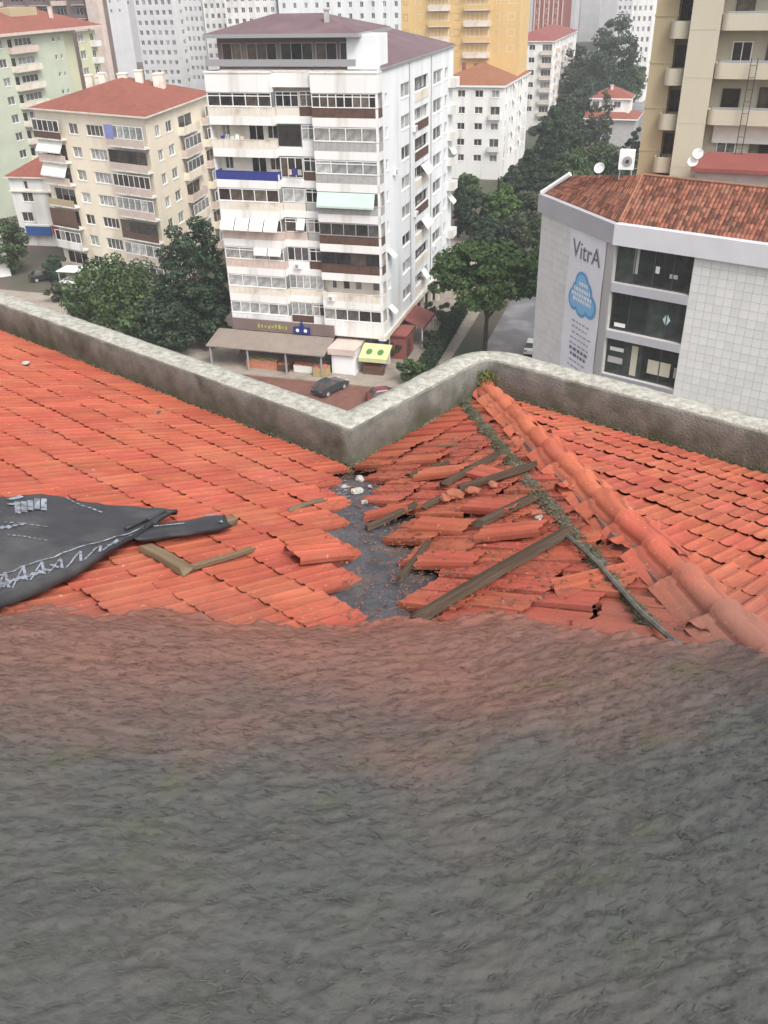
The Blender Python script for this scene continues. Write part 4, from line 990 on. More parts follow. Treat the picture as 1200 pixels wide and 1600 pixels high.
LOBES = ((-.8, -.5, .62), (.85, -.55, .62), (.0, -.6, .72), (-.15, .35, .72), (.35, .05, .62), (-.55, -.05, .55))
for k, y, m in ((0, -.110, 'cloud'), (-.17, -.118, 'cloud_l')):
    mb = MB()
    for li, (cx, cy, r_) in enumerate(LOBES):
        mb.face([((cx + (r_ + k) * math.cos(t)) * s_, y - .0008 * li, (cy + (r_ + k) * math.sin(t)) * s_ * 1.05) for t in [2 * math.pi * i / 20 for i in range(20)]])
    put('cloud_emblem', mb.mesh('cloud_emblem', M[m]), ban, FL.T(um, 0, cz))
mb = MB()
for z_, a, b in ((.5, -.4, .45), (-.02, -.9, .7), (-.45, -1.1, .95), (-.85, -.9, .9)):
    x = a
    while x < b: w_ = random.uniform(.12, .26); mb.face([(x * s_, -.126, z_), ((x + w_) * s_, -.126, z_), ((x + w_) * s_, -.126, z_ + .3), (x * s_, -.126, z_ + .3)]); x += w_ + .07
put('cloud_lettering', mb.mesh('cloud_lettering', M['frame_w']), ban, FL.T(um, 0, cz))
mb = MB(); z_ = cz - 2.6; i = 0
while z_ > cz - 6.6:
    x = -1.0 + .3 * random.random(); dark = (cz - 5.9 < z_ < cz - 4.6)
    while x < .95: w_ = random.uniform(.15, .4); mb.face([(x * s_, -.126, z_), ((x + w_) * s_, -.126, z_), ((x + w_) * s_, -.126, z_ + (.26 if dark else .13)), (x * s_, -.126, z_ + (.26 if dark else .13))], 1 if dark else 0); x += w_ + .12
    z_ -= .48
put('small_print', mb.mesh('small_print', M['ink_l'], M['ink']), ban, FL.T(um, 0, 0))
# plant on the showroom roof
p = at_z(977, 272, zE + 2.55)
t = thing('air_conditioner', 'white outdoor air conditioner unit on the ridge of the clay tile roof', 'air conditioner', p)
T_ = Matrix.Translation(p) @ Matrix.Rotation(R(90 - 112), 4, 'Z')
mb = MB(); mb.box(-.55, .55, -.25, .25, .35, 1.75); put('casing', mb.mesh('casing', M['frame_w']), t, T_)
mb = MB(); mb.tube((.08, -.252, .95), (.08, -.30, .95), .36, seg=18); put('fan_grille', mb.mesh('fan_grille', M['frame_g']), t, T_)
mb = MB(); mb.tube((.08, -.303, .95), (.08, -.33, .95), .14, seg=12); put('fan_hub', mb.mesh('fan_hub', M['frame_d']), t, T_)
for sx in (-.45, .4): mb = MB(); mb.box(sx, sx + .06, -.25, .25, -.4, .347); put('leg', mb.mesh('leg', M['frame_g']), t, T_)
dish('white satellite dish on the clay tile roof left of the air conditioner', at_z(936, 278, zE + 1.9) , .42, 215)
t = thing('street_lamp', 'thin street lamp whose white head shows left of the clay tile roof', 'street lamp', at_z(846, 420, 0)); bp_ = at_z(846, 420, 0)
hp = at_plane(850, 293, bp_, _f); 
mb = MB(); mb.tube(bp_, Vector((bp_.x, bp_.y, hp.z)), .1, .06, seg=6); put('pole', mb.mesh('pole', M['frame_g']), t)
mb = MB(); mb.box(-.9, .1, -.15, .15, -.06, .1); put('lamp_head', mb.mesh('lamp_head', M['frame_w']), t, Matrix.Translation((bp_.x, bp_.y, hp.z)))

# ------------------------------------------------------------------ trees
def leaf_cloud(n, size, kind, seed, W=1.0, H=1.0):
    """leaf sized faces clustered in clumps inside a crown of unit radius/height; returns V,F"""
    g = np.random.default_rng(seed)
    nb = {'round': 90, 'oval': 85, 'cone': 95, 'pine': 95, 'cypress': 60, 'shrub': 30}[kind]
    C = []
    while len(C) < nb:
        p = g.uniform(-1, 1, 3); r2 = math.hypot(p[0], p[1]); h = (p[2] + 1) / 2
        if kind in ('round', 'shrub'): ok = .3 < math.sqrt(r2 ** 2 + p[2] ** 2) < .95
        elif kind == 'oval': ok = r2 < .95 * math.sin(math.pi * min(1, .12 + .86 * h)) ** .6 and r2 > .25
        elif kind == 'cone': ok = r2 < (1.02 - h) * .95 and r2 > (1 - h) * .35
        elif kind == 'cypress': ok = r2 < .8 * math.sin(math.pi * (.1 + .88 * h)) ** .7
        else: ok = r2 < .97 and abs(h - (.55 + .4 * math.sqrt(max(0, 1 - r2 * r2)) - .25)) < .2
        if ok: C.append((p[0], p[1], h))
    C = np.array(C); rad = g.uniform(.15, .32, nb) * (1.0 if kind not in ('cone', 'cypress') else .8)
    idx = g.integers(0, nb, n); d = g.normal(size=(n, 3)); d /= np.linalg.norm(d, axis=1)[:, None]
    rr = rad[idx] * g.uniform(.35, 1, n) ** .5
    P = C[idx] * np.array([W, W, H]) + d * rr[:, None] * np.array([W, W, min(W, H) * .8 if kind != 'pine' else W * .45])
    keep = P[:, 2] > -.02 * H; P = P[keep]; d = d[keep]; n = len(P)
    nn = d + g.normal(size=(n, 3)) * .6 + np.array([0, 0, .5]); nn /= np.linalg.norm(nn, axis=1)[:, None]
    a = np.cross(nn, g.normal(size=(n, 3))); a /= np.linalg.norm(a, axis=1)[:, None]; b = np.cross(nn, a)
    s = (size * g.uniform(.55, 1.3, n))[:, None]
    V = np.stack([P - a * s, P - b * s * .55, P + a * s, P + b * s * .55 + nn * s * .25], 1).reshape(-1, 3)
    return V, np.arange(4 * n).reshape(-1, 4), C * np.array([W, W, H])
_tm = {}
def tree_mesh(kind, leaf, W, H, seed, n, size):
    k = (kind, leaf, round(W, 1), round(H, 1), seed)
    if k not in _tm:
        V, Fq, C = leaf_cloud(n, size, kind, seed, W, H); _tm[k] = (np_mesh('crown', V, Fq, M[leaf]), C)
    return _tm[k]
def tree(name, label, cat, base, h, w, kind, leaf, seed=1, n=4200, clear=.22, size=.24, group=None, trunks=True):
    t = thing(name, label, cat, base, random.uniform(0, 6.28), group=group)
    ch = h * (1 - clear); me, C = tree_mesh(kind, leaf, w / 2, ch, seed, n, size)
    put('crown', me, t, WORLD[t] @ Matrix.Translation((0, 0, h * clear)))
    if trunks:
        mb = MB(); r0 = max(.08, h * .022); top_ = h * clear + ch * (.35 if kind != 'pine' else .25)
        mb.tube((0, 0, -.1), (0.05 * h * .3, 0, top_), r0, r0 * .6, seg=8)
        for c in C[:: max(1, len(C) // 11)]:
            mb.tube((0, 0, top_ * random.uniform(.6, .97)), (c[0] * .9, c[1] * .9, h * clear + c[2] * .95), r0 * .38, r0 * .1, seg=5)
        put('trunk', mb.mesh('trunk', M['trunk']), t, WORLD[t])
    return t
def ptree(name, label, cat, x, yb, yt, wpx, kind, leaf, seed=1, z=0.0, **kw):
    b = at_z(x, yb, z); kw['n'] = int(kw.get('n', 4200) * 1.7); n = _f.copy(); n.z = 0; n.normalize()
    tp = at_plane(x - (661 - x) * (yt - yb) / (3035 - yb) * -1, yt, b, n); dz = (b - EYE).dot(_f)
    return tree(name, label, cat, b, max(1.0, tp.z - z), wpx / FPX * dz, kind, leaf, seed, **kw)
ptree('leafy_tree', 'broad mid green tree above the parapet in front of the cream block', 'tree', 200, 545, 402, 150, 'round', 'leaf', 1, n=9000, clear=.12)
ptree('dark_tree', 'tall very dark tree between the cream block and the white block', 'tree', 316, 545, 335, 112, 'oval', 'leaf_d', 2, n=8000, clear=.08)
ptree('dark_tree', 'lower dark tree against the left foot of the tall white block', 'tree', 334, 545, 432, 75, 'round', 'leaf_d', 3, n=5000, clear=.1)
ptree('dark_tree', 'dark tree between the broad green one and the tallest dark one', 'tree', 268, 560, 455, 88, 'round', 'leaf_d', 4, n=5500, clear=.1)
ptree('bushy_tree', 'bushy green tree beside the blue shop sign near the left edge', 'tree', 22, 428, 338, 60, 'round', 'leaf', 5, n=4000, clear=.1)
ptree('bushy_tree', 'small dark bush behind the parked dark car', 'bush', 92, 438, 400, 40, 'shrub', 'leaf_d', 6, n=2200, clear=.02, trunks=False)
ptree('bushy_tree', 'dusty green bush left of the broad green tree, at the street bend', 'bush', 92, 470, 440, 34, 'shrub', 'leaf_g', 7, n=2200, clear=.02, trunks=False)
ptree('purple_bush', 'reddish brown bush left of the market canopy', 'bush', 325, 530, 498, 44, 'shrub', 'leaf_g', 8, n=2200, clear=.02, trunks=False)
ptree('umbrella_pine', 'umbrella pine with a flat bright green crown over the road', 'tree', 757, 552, 366, 152, 'pine', 'leaf_p', 9, n=12000, clear=.30, size=.26)
ptree('cypress', 'narrow dark cypress hugging the far edge of the tall white block', 'tree', 716, 372, 262, 22, 'cypress', 'leaf_d', 10, n=3500, clear=.02)
ptree('leafy_tree', 'bright green tree at the foot of the orange roofed white block', 'tree', 782, 378, 284, 58, 'round', 'leaf_b', 11, n=5000, clear=.1)
ptree('dark_tree', 'dark tree left of the bright green one, beside the long white side', 'tree', 742, 378, 296, 54, 'round', 'leaf_d', 12, n=4500, clear=.08)
ptree('dark_tree', 'dusky tree right of the bright green one, beside the lamp', 'tree', 822, 372, 298, 56, 'round', 'leaf_g', 13, n=4500, clear=.08)
ptree('young_tree', 'yellowish young tree against the left edge of the tiled showroom', 'tree', 836, 412, 338, 30, 'oval', 'leaf', 14, n=3000, clear=.1)
ptree('conifer', 'tall dark conifer leaning over the avenue below the red tower', 'tree', 866, 318, 128, 60, 'cone', 'leaf_d', 15, n=5500, clear=.03)
ptree('conifer', 'broad dark conifer left of the avenue, in front of the white street block', 'tree', 836, 332, 200, 70, 'cone', 'leaf_d', 16, n=6000, clear=.03)
ptree('dark_tree', 'round dark tree above the clay tile roof, left of the satellite dish', 'tree', 892, 322, 226, 76, 'round', 'leaf', 17, n=6000, clear=.1)
ptree('dark_tree', 'round dark tree directly behind the satellite dish', 'tree', 934, 318, 218, 66, 'round', 'leaf', 18, n=5500, clear=.1)
ptree('cypress', 'dark cypress before the beige tower, behind the air conditioner', 'tree', 978, 322, 192, 46, 'cypress', 'leaf_d', 19, n=5000, clear=.02)
ptree('oval_tree', 'lighter oval tree left of the little red roofed house', 'tree', 930, 262, 134, 44, 'oval', 'leaf_g', 20, n=4500, clear=.06)
for i, (lab, x, yb, yt, w_, k, lf) in enumerate((
    ('wide dark tree topping the avenue beside the red tower', 908, 190, 66, 84, 'round', 'leaf_d'),
    ('tallest far tree in the avenue mass, below the pale towers', 952, 185, 18, 80, 'oval', 'leaf_d'),
    ('dusky far tree at the right end of the avenue mass', 972, 175, 84, 60, 'round', 'leaf'),
    ('low round tree beneath the two big far trees', 902, 222, 138, 62, 'round', 'leaf_d'),
    ('low dark tree at the kink of the avenue, above the cars', 872, 240, 150, 44, 'round', 'leaf_d'),
    ('slim far tree beside the red tower base', 886, 140, 58, 34, 'oval', 'leaf'))):
    ptree('avenue_tree', lab, 'tree', x, yb, yt, w_, k, lf, 30 + i, n=5500, clear=.06, size=.42, group='trees lining the far avenue')
for i, (lab, x, yb, yt, w_, lf) in enumerate((
    ('pale scrubby bush on the pavement corner by the hedge', 700, 505, 468, 42, 'leaf_g'),
    ('grey green bush below the red canopy on the pavement', 668, 500, 470, 28, 'leaf_g'),
    ('green bush at the near end of the hedge', 640, 600, 560, 44, 'leaf'),
    ('small bush in front of the porch by the white block corner', 618, 560, 524, 26, 'leaf_g'),
    ('low bush midway along the dark hedge', 672, 545, 515, 30, 'leaf_g'))):
    ptree('bush', lab, 'bush', x, yb, yt, w_, 'shrub', lf, 50 + i, n=1800, clear=.02, size=.16, trunks=False)
ptree('bush', 'leafy tree top poking up at the right edge by the tiled wall', 'bush', 1202, 720, 628, 36, 'round', 'leaf_b', 60, n=2500, size=.1, clear=.1, z=10)
for i, (lab, x, yb, yt, w_, k, lf) in enumerate((
    ('tall dark tree in front of the narrow white street block', 852, 300, 158, 62, 'oval', 'leaf_d'),
    ('dark tree right below the street block, over the avenue kerb', 876, 296, 186, 60, 'round', 'leaf_d'),
    ('low green tree along the foot of the corner block, left end', 730, 318, 270, 40, 'round', 'leaf'),
    ('low dark tree along the foot of the corner block, right end', 806, 318, 256, 42, 'round', 'leaf_d'),
    ('dark tree filling the gap between the conifers and the white corner block', 838, 300, 232, 64, 'round', 'leaf_d'),
    ('dark tree at the foot of the broad conifer, above the lamp', 850, 348, 268, 60, 'round', 'leaf_d'),
    ('green tree in front of the round dark ones, behind the showroom eave', 905, 345, 262, 66, 'round', 'leaf'),
    ('dark tree under the long white side of the corner block', 800, 345, 268, 50, 'round', 'leaf_d'),
    ('dark oval tree against the beige tower foot', 966, 332, 238, 52, 'oval', 'leaf_d'),
    ('dark tree in the street gap left of the lighter oval tree', 893, 262, 168, 52, 'oval', 'leaf_d'),
    ('small dark tree under the bright green one', 762, 396, 338, 54, 'round', 'leaf_d'),
    ('pale dusty tree by the parked silver car', 806, 392, 336, 46, 'round', 'leaf_g'))):
    ptree('street_tree', lab, 'tree', x, yb, yt, w_, k, lf, 70 + i, n=4200, clear=.06, size=.32)
# clipped hedge along the avenue
ha, hb = at_z(655, 600, 0), at_z(722, 490, 0)
t = thing('hedge', 'long dark clipped hedge between pavement and avenue', 'hedge', ha)
d_ = (hb - ha); L_ = d_.length; g = np.random.default_rng(5); n = 9000
P = np.stack([g.uniform(0, L_, n), g.uniform(-.7, .7, n), g.uniform(.1, 1.7, n)], 1)
fs = g.integers(0, 3, n); P[fs == 0, 2] = 1.6 + g.normal(0, .08, (fs == 0).sum()); P[fs == 1, 1] = .65 + g.normal(0, .06, (fs == 1).sum()); P[fs == 2, 1] = -.65 + g.normal(0, .06, (fs == 2).sum())
a = g.normal(size=(n, 3)); a /= np.linalg.norm(a, axis=1)[:, None]; b = np.cross(a, g.normal(size=(n, 3))); b /= np.linalg.norm(b, axis=1)[:, None]; s = .16
V = np.stack([P - a * s, P - b * s * .6, P + a * s, P + b * s * .6], 1).reshape(-1, 3)
put('hedge_leaves', np_mesh('hedge_leaves', V, np.arange(4 * n).reshape(-1, 4), M['leaf_d']), t, Matrix.Translation(ha) @ Matrix.Rotation(math.atan2(d_.y, d_.x), 4, 'Z'))

# ------------------------------------------------------------------ cars
def car(label, p, az, paint, group=None, suv=False):
    t = thing('parked_car', label, 'car', p, R(90 - az), group=group); T_ = WORLD[t]
    def prof(pts, w, inset, m, name, zo=0):
        mb = MB(); n = len(pts); zc_ = sum(z for x, z in pts) / n; zmax = max(z for x, z in pts); zmin = min(z for x, z in pts)
        for sg in (-1, 1):
            mb.v += [(x, sg * (w / 2 - inset * ((z - zmin) / max(.01, zmax - zmin)) ** 1.5), z) for x, z in pts]
        mb.f.append(tuple(range(n))); mb.m.append(0); mb.f.append(tuple(range(2 * n - 1, n - 1, -1))); mb.m.append(0)
        for i in range(n): j = (i + 1) % n; mb.f.append((i, n + i, n + j, j)); mb.m.append(0)
        return put(name, mb.mesh(name, m), t, T_)
    hh = .15 if suv else 0
    body = [(-2.1, .35), (-2.15, .75), (-1.95, .95 + hh), (-.9, 1.0 + hh), (.95, .98 + hh), (1.7, .88 + hh), (2.1, .7), (2.12, .35), (1.7, .25), (-1.7, .25)]
    prof(body, 1.76, .09, paint, 'body')
    prof([(-1.75, .96 + hh), (-1.35, 1.4 + hh), (.1, 1.42 + hh), (.95, .97 + hh)], 1.58, .16, M['glass_d'], 'windows')
    prof([(-1.3, 1.405 + hh), (-1.15, 1.47 + hh), (-.1, 1.48 + hh), (.1, 1.425 + hh)], 1.28, .06, paint, 'roof')
    for sx in (-1.3, 1.3):
        for sy in (-.8, .8):
            mb = MB(); mb.tube((sx, sy - .1, .32), (sx, sy + .1, .32), .32, seg=14); w_ = put('wheel', mb.mesh('wheel', M['frame_d']), t, T_)
            mb = MB(); q = sy + (.104 if sy > 0 else -.104); mb.tube((sx, q, .32), (sx, q + (.01 if sy > 0 else -.01), .32), .2, seg=10); put('rim', mb.mesh('rim', M['grey_panel']), w_, T_)
    for sy in (-.62, .62):
        mb = MB(); mb.box(2.06, 2.14, sy - .16, sy + .16, .58, .74); put('headlight', mb.mesh('headlight', M['frame_w']), t, T_)
        mb = MB(); mb.box(-2.17, -2.1, sy - .16, sy + .16, .68, .84); put('tail_light', mb.mesh('tail_light', M['brick_red']), t, T_)
    return t
M['car_dark'] = mat('dark_blue_paint', (.035, .04, .05), None, 1, .25, .6); M['car_black'] = mat('black_paint', (.02, .02, .022), None, 1, .25, .6)
M['car_red'] = mat('red_paint', (.15, .02, .025), None, 1, .25, .6); M['car_white'] = mat('white_paint', (.7, .7, .7), None, 1, .3, .6); M['car_grey'] = mat('silver_paint', (.35, .35, .36), None, 1, .3, .6)
car('dark grey car on the brick paving just beyond the parapet corner', at_z(516, 611, 0), 40, M['car_dark'])
car('dark red car half hidden behind the short parapet', at_z(604, 626, 0), 75, M['car_red'])
car('black car parked in the side street by the white wall corner', at_z(70, 437, 0), 60, M['car_black'])
for lab, x, y, az, m in (('white car farthest up the avenue', 905, 186, 15, 'car_white'), ('silver car below the white one on the avenue', 912, 200, 15, 'car_grey'),
                         ('pale car nearest on the avenue beside the lighter oval tree', 915, 212, 20, 'car_white')):
    car(lab, at_z(x, y, 0), az, M[m], group='cars on the far avenue')
for lab, x, y, az, m in (('silver car under trees left of the tiled showroom', 818, 352, 20, 'car_grey'), ('dark car at the foot of the dark tree by the white block', 730, 352, 110, 'car_black'), ('white van shaped car by the showroom wall', 832, 548, 15, 'car_white')):
    car(lab, at_z(x, y, 0), az, M[m])
# ================================================================== the roof we stand on
RC = Vector((-.2344, 5.8584, 34.8)); SL = .32; D1 = 1.78
E1 = azv(40.75); E2 = azv(40.75 - 90); ZU = Vector((0, 0, 1))
def q(s, t, z): return RC + E1 * s + E2 * t + ZU * z
def zl(s, t): return SL * -s
def zm(s, t): return SL * -t
def zr(s, t): return SL * (D1 - s)
cN = 1 / math.sqrt(1 + SL * SL)
NL = (ZU + E1 * SL) * cN; NM = (ZU + E2 * SL) * cN           # plane normals (the right slope shares NL)
DL = (E1 - ZU * SL) * cN; DM = (E2 - ZU * SL) * cN           # down the slope
def basis(a, d, n, p):
    return Matrix(((a.x, d.x, n.x, p.x), (a.y, d.y, n.y, p.y), (a.z, d.z, n.z, p.z), (0, 0, 0, 1)))
PLANE_L = (RC, NL); PLANE_M = (RC, NM); PLANE_R = (q(D1, 0, 0), NL)
def onroof(x, y, pl='M', lift=0.0):
    p, n = {'L': PLANE_L, 'M': PLANE_M, 'R': PLANE_R}[pl]; return at_plane(x, y, p + n * lift, n)
M['tile'] = terracotta('clay_tile', (.41, .102, .058), (.30, .070, .041))
M['tile_r'] = terracotta('ridge_clay', (.41, .108, .062), (.30, .078, .046), grime=True)
M['batten'] = mat('weathered_timber', (.095, .068, .048), (.042, .031, .024), 8, .9, .15, bump=.8, bscale=30, c3=(.17, .14, .105), s3=5, t3=(.5, .7), stretch=(1, .15, 1))
M['lath'] = mat('grey_old_lath', (.20, .145, .09), (.10, .075, .05), 8, .9, .15, bump=.6, bscale=30, stretch=(1, .15, 1))
M['underlay'] = mat('old_underlay', (.085, .075, .065), (.05, .045, .04), 6, .95, c3=(.12, .11, .10), s3=2)
M['concrete'] = mat('lichen_concrete', (.205, .200, .180), (.135, .132, .118), 6, .92, .15, bump=.6, bscale=60, c3=(.080, .083, .068), s3=3.6, t3=(.46, .70), coord='World', detail=8)
def wall_material():
    """old concrete: pale lichen crust on the flat top, dark algae streaks and a green foot on the faces"""
    m = M['concrete']; t = m.node_tree; N = t.nodes; L = t.links; b = N['Principled BSDF']
    src = b.inputs['Base Color'].links[0].from_socket
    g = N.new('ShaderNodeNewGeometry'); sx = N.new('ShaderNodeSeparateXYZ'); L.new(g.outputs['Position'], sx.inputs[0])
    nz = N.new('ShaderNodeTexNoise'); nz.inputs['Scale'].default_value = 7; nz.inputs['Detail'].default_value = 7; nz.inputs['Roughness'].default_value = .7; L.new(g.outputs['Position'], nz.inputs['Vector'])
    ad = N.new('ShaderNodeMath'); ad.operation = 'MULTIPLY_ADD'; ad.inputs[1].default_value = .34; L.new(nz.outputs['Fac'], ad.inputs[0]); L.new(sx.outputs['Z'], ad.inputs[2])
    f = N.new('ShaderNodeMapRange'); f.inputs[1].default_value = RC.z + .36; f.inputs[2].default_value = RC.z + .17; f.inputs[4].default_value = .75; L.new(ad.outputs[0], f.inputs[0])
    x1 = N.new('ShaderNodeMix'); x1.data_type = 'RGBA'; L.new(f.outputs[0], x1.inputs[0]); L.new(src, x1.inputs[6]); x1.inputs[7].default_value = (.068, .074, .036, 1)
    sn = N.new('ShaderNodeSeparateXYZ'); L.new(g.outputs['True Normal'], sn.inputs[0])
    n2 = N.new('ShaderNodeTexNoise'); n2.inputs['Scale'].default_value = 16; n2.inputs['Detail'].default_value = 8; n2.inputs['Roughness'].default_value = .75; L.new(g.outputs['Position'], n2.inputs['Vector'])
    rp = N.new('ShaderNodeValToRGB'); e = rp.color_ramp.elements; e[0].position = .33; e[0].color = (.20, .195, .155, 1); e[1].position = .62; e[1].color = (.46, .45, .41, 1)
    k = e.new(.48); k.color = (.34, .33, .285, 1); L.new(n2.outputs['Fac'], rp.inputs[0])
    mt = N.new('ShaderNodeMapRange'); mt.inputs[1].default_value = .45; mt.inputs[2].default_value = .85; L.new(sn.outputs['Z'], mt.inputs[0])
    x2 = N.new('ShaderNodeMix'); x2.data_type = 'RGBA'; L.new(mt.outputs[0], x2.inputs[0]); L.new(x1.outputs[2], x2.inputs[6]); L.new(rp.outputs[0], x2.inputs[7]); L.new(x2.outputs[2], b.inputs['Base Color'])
wall_material()
# --- parapet: one cast wall that turns the inner corner sharply and the outer corner in a curve
PWD, PHT = .25, .335
inner, outer = [], []
def seg(a, b, c, d, n):
    for i in range(n): k = i / n; inner.append(Vector(a).lerp(Vector(b), k)); outer.append(Vector(c).lerp(Vector(d), k))
w = PWD; ri, ro_ = .10, .42
seg((0, 11), (0, 0), (w, 11), (w, w), 110)
s1 = D1 + w - ro_
seg((0, 0), (D1 - ri, 0), (w, w), (s1, w), 24)
for i in range(12):
    t = R(90 - 90 * i / 12)
    inner.append(Vector((D1 - ri + ri * math.cos(t), -ri + ri * math.sin(t)))); outer.append(Vector((s1 + ro_ * math.cos(t), w - ro_ + ro_ * math.sin(t))))
seg((D1, -ri), (D1, -9), (D1 + w, w - ro_), (D1 + w, -9), 100)
prof = [('i', 0, -.12), ('i', 0, .08), ('i', 0, .2), ('i', 0, PHT - .02), ('i', .012, PHT - .003), ('m', .33, PHT + .006), ('m', .66, PHT + .004), ('o', -.015, PHT - .006), ('o', 0, PHT - .03), ('o', 0, .1), ('o', 0, -.6)]
V, Fq = [], []
for a, b in zip(inner, outer):
    dn_ = (b - a); ln = dn_.length; dn_ = dn_ / ln
    for kd, off, z in prof:
        p = a + dn_ * off if kd == 'i' else (b + dn_ * off if kd == 'o' else a.lerp(b, off))
        P = q(p.x, p.y, z); nv = noise.noise_vector(P * 6) * .006 + noise.noise_vector(P * 25) * .003
        V.append(P + nv)
np_ = len(prof)
for i in range(len(inner) - 1):
    for j in range(np_ - 1): Fq.append((i * np_ + j, (i + 1) * np_ + j, (i + 1) * np_ + j + 1, i * np_ + j + 1))
tag(put('parapet_wall', np_mesh('parapet_wall', np.array([tuple(v) for v in V]), np.array(Fq), M['concrete'])), 'lichen covered concrete parapet that zigzags round the tiled roof edge', 'wall')
# the outer wall of our own building below the parapet
mb = MB(); o_ = [q(p.x - .02, p.y - .02, 0) for p in (Vector((w, 11)), Vector((w, w)), Vector((D1 + w, w)), Vector((D1 + w, -9)))]
for a, b in zip(o_, o_[1:]): mb.face([(a.x, a.y, 0), (b.x, b.y, 0), (b.x, b.y, RC.z - .3), (a.x, a.y, RC.z - .3)])
tag(put('building_wall', mb.mesh('building_wall', M['beige'])), 'outer wall of the building carrying the tiled roof', 'wall')
# --- boards under the tiles
LMAX, RMAX = 7.6, 6.6
mb = MB(); lo = -.07
mb.face([q(0, 0, lo), q(0, 11, lo), q(-RMAX, 11, zl(-RMAX, 0) + lo), q(-RMAX, -RMAX, zl(-RMAX, 0) + lo)])
mb.face([q(0, 0, lo), q(-RMAX, -RMAX, zl(-RMAX, 0) + lo), q(D1 - RMAX, -RMAX, zm(0, -RMAX) + lo), q(D1, 0, lo)])
mb.face([q(D1, 0, lo), q(D1 - RMAX, -RMAX, zl(-RMAX, 0) + lo), q(D1 - RMAX, -9, zl(-RMAX, 0) + lo), q(D1, -9, lo)])
tag(put('roof_deck', mb.mesh('roof_deck', M['underlay'])), kind='structure')
# --- one interlocking tile: two ribs and a side lock
TW, TL, EX = .160, .37, .305
def tile_mesh(name, m, chip=0.0, seed=0):
    g = random.Random(seed)
    xs = [v * .160 / .212 for v in (0, .010, .026, .036, .058, .086, .096, .114, .124, .150, .186, .197, .212)]
    zs = [-.010, .009, .011, .006, .003, .003, .009, .011, .005, .003, .003, .008, -.012]
    mb = MB(); n = len(xs); ys = [0, TL * .5, TL]
    for y in ys:
        for x, z in zip(xs, zs):
            yy = y
            if y == TL and chip: yy = y - chip * max(0, math.sin(x * 37 + seed) * .6 + g.uniform(-.2, .4))
            mb.v.append((x - TW / 2, yy - TL, z + .004 * math.sin(seed + x * 20) * (y > 0)))
    for j in range(2):
        for i in range(n - 1): mb.f.append((j * n + i, j * n + i + 1, (j + 1) * n + i + 1, (j + 1) * n + i)); mb.m.append(0)
    k = len(mb.v); e = 2 * n
    for i in range(n): v = mb.v[e + i]; mb.v.append((v[0], v[1] + .003, v[2] - .013))
    for i in range(n - 1): mb.f.append((e + i, e + i + 1, k + i + 1, k + i)); mb.m.append(0)
    for i in (0, n - 1):
        a, b = mb.v[i], mb.v[e + i]; r_ = len(mb.v); mb.v += [(a[0], a[1], a[2] - .02), (b[0], b[1], b[2] - .022)]
        mb.f.append((i, e + i, r_ + 1, r_)); mb.m.append(0)
    return mb.mesh(name, m)
TM = [tile_mesh('roof_tile', M['tile'], 0, 1), tile_mesh('roof_tile', M['tile'], .012, 2), tile_mesh('roof_tile', M['tile'], .03, 5)]
def tile_matrix(kind, s, t, lift=.011, rz=0.0, rx=.027, rnd=1.0):
    """s,t = middle of the tile's lower edge"""
    z = {'L': zl, 'M': zm, 'R': zr}[kind](s, t); p = q(s, t, z)
    a, d, n = (-E2, DL, NL) if kind in 'LR' else (E1, DM, NM)
    B = basis(a, d, n, p + n * (lift + random.uniform(-.003, .004) * rnd))
    return B @ Matrix.Rotation(rz + random.gauss(0, .008) * rnd, 4, 'Z') @ Matrix.Rotation(-rx + random.gauss(0, .007) * rnd, 4, 'X') @ Matrix.Rotation(random.gauss(0, .010) * rnd, 4, 'Y')
slopes = {}
for kd, lab in (('L', 'wide orange tiled roof slope running down to the long left parapet'), ('M', 'narrow damaged orange tiled slope between valley and hip below the short parapet'), ('R', 'orange tiled roof slope right of the hip, below the right parapet')):
    slopes[kd] = thing('roof_slope', lab, 'roof', q(0 if kd != 'R' else D1, {'L': 3, 'M': -.5, 'R': -2}[kd], 0))
HOLE_PX = [((540, 795), (552, 785), (562, 783), (574, 790), (582, 800), (598, 815), (606, 870), (626, 990), (610, 990), (582, 905), (574, 850))]
def inpoly(x, y, P):
    c = False; n = len(P)
    for i in range(n):
        (x0, y0), (x1, y1) = P[i], P[(i + 1) % n]
        if (y0 > y) != (y1 > y) and x < (x1 - x0) * (y - y0) / (y1 - y0) + x0: c = not c
    return c
cand = {'L': [], 'M': [], 'R': []}
for i in range(21):
    for j in range(-42, 54):
        s, t = -.015 - EX * i, TW * (j + .5) * .97
        if t > s - .08 + .0 and t < 9 and t > s: cand['L'].append((s, t + (i % 2) * TW * .485))
        s2 = D1 - .02 - EX * i; t2 = -TW * .97 * (j + 43 + .5 * (i % 2))
        if t2 < s2 - D1 - .16 and t2 > -7.5: cand['R'].append((s2, t2))
for i in range(21):
    for j in range(-40, 14):
        t, s = -.02 - EX * i, TW * (j + .5 + .5 * (i % 2)) * .97
        if t + .02 < s + .02 and s < t + D1 - .2 and s > t + .02: cand['M'].append((s, t))
HOLE = HOLE_PX[0]
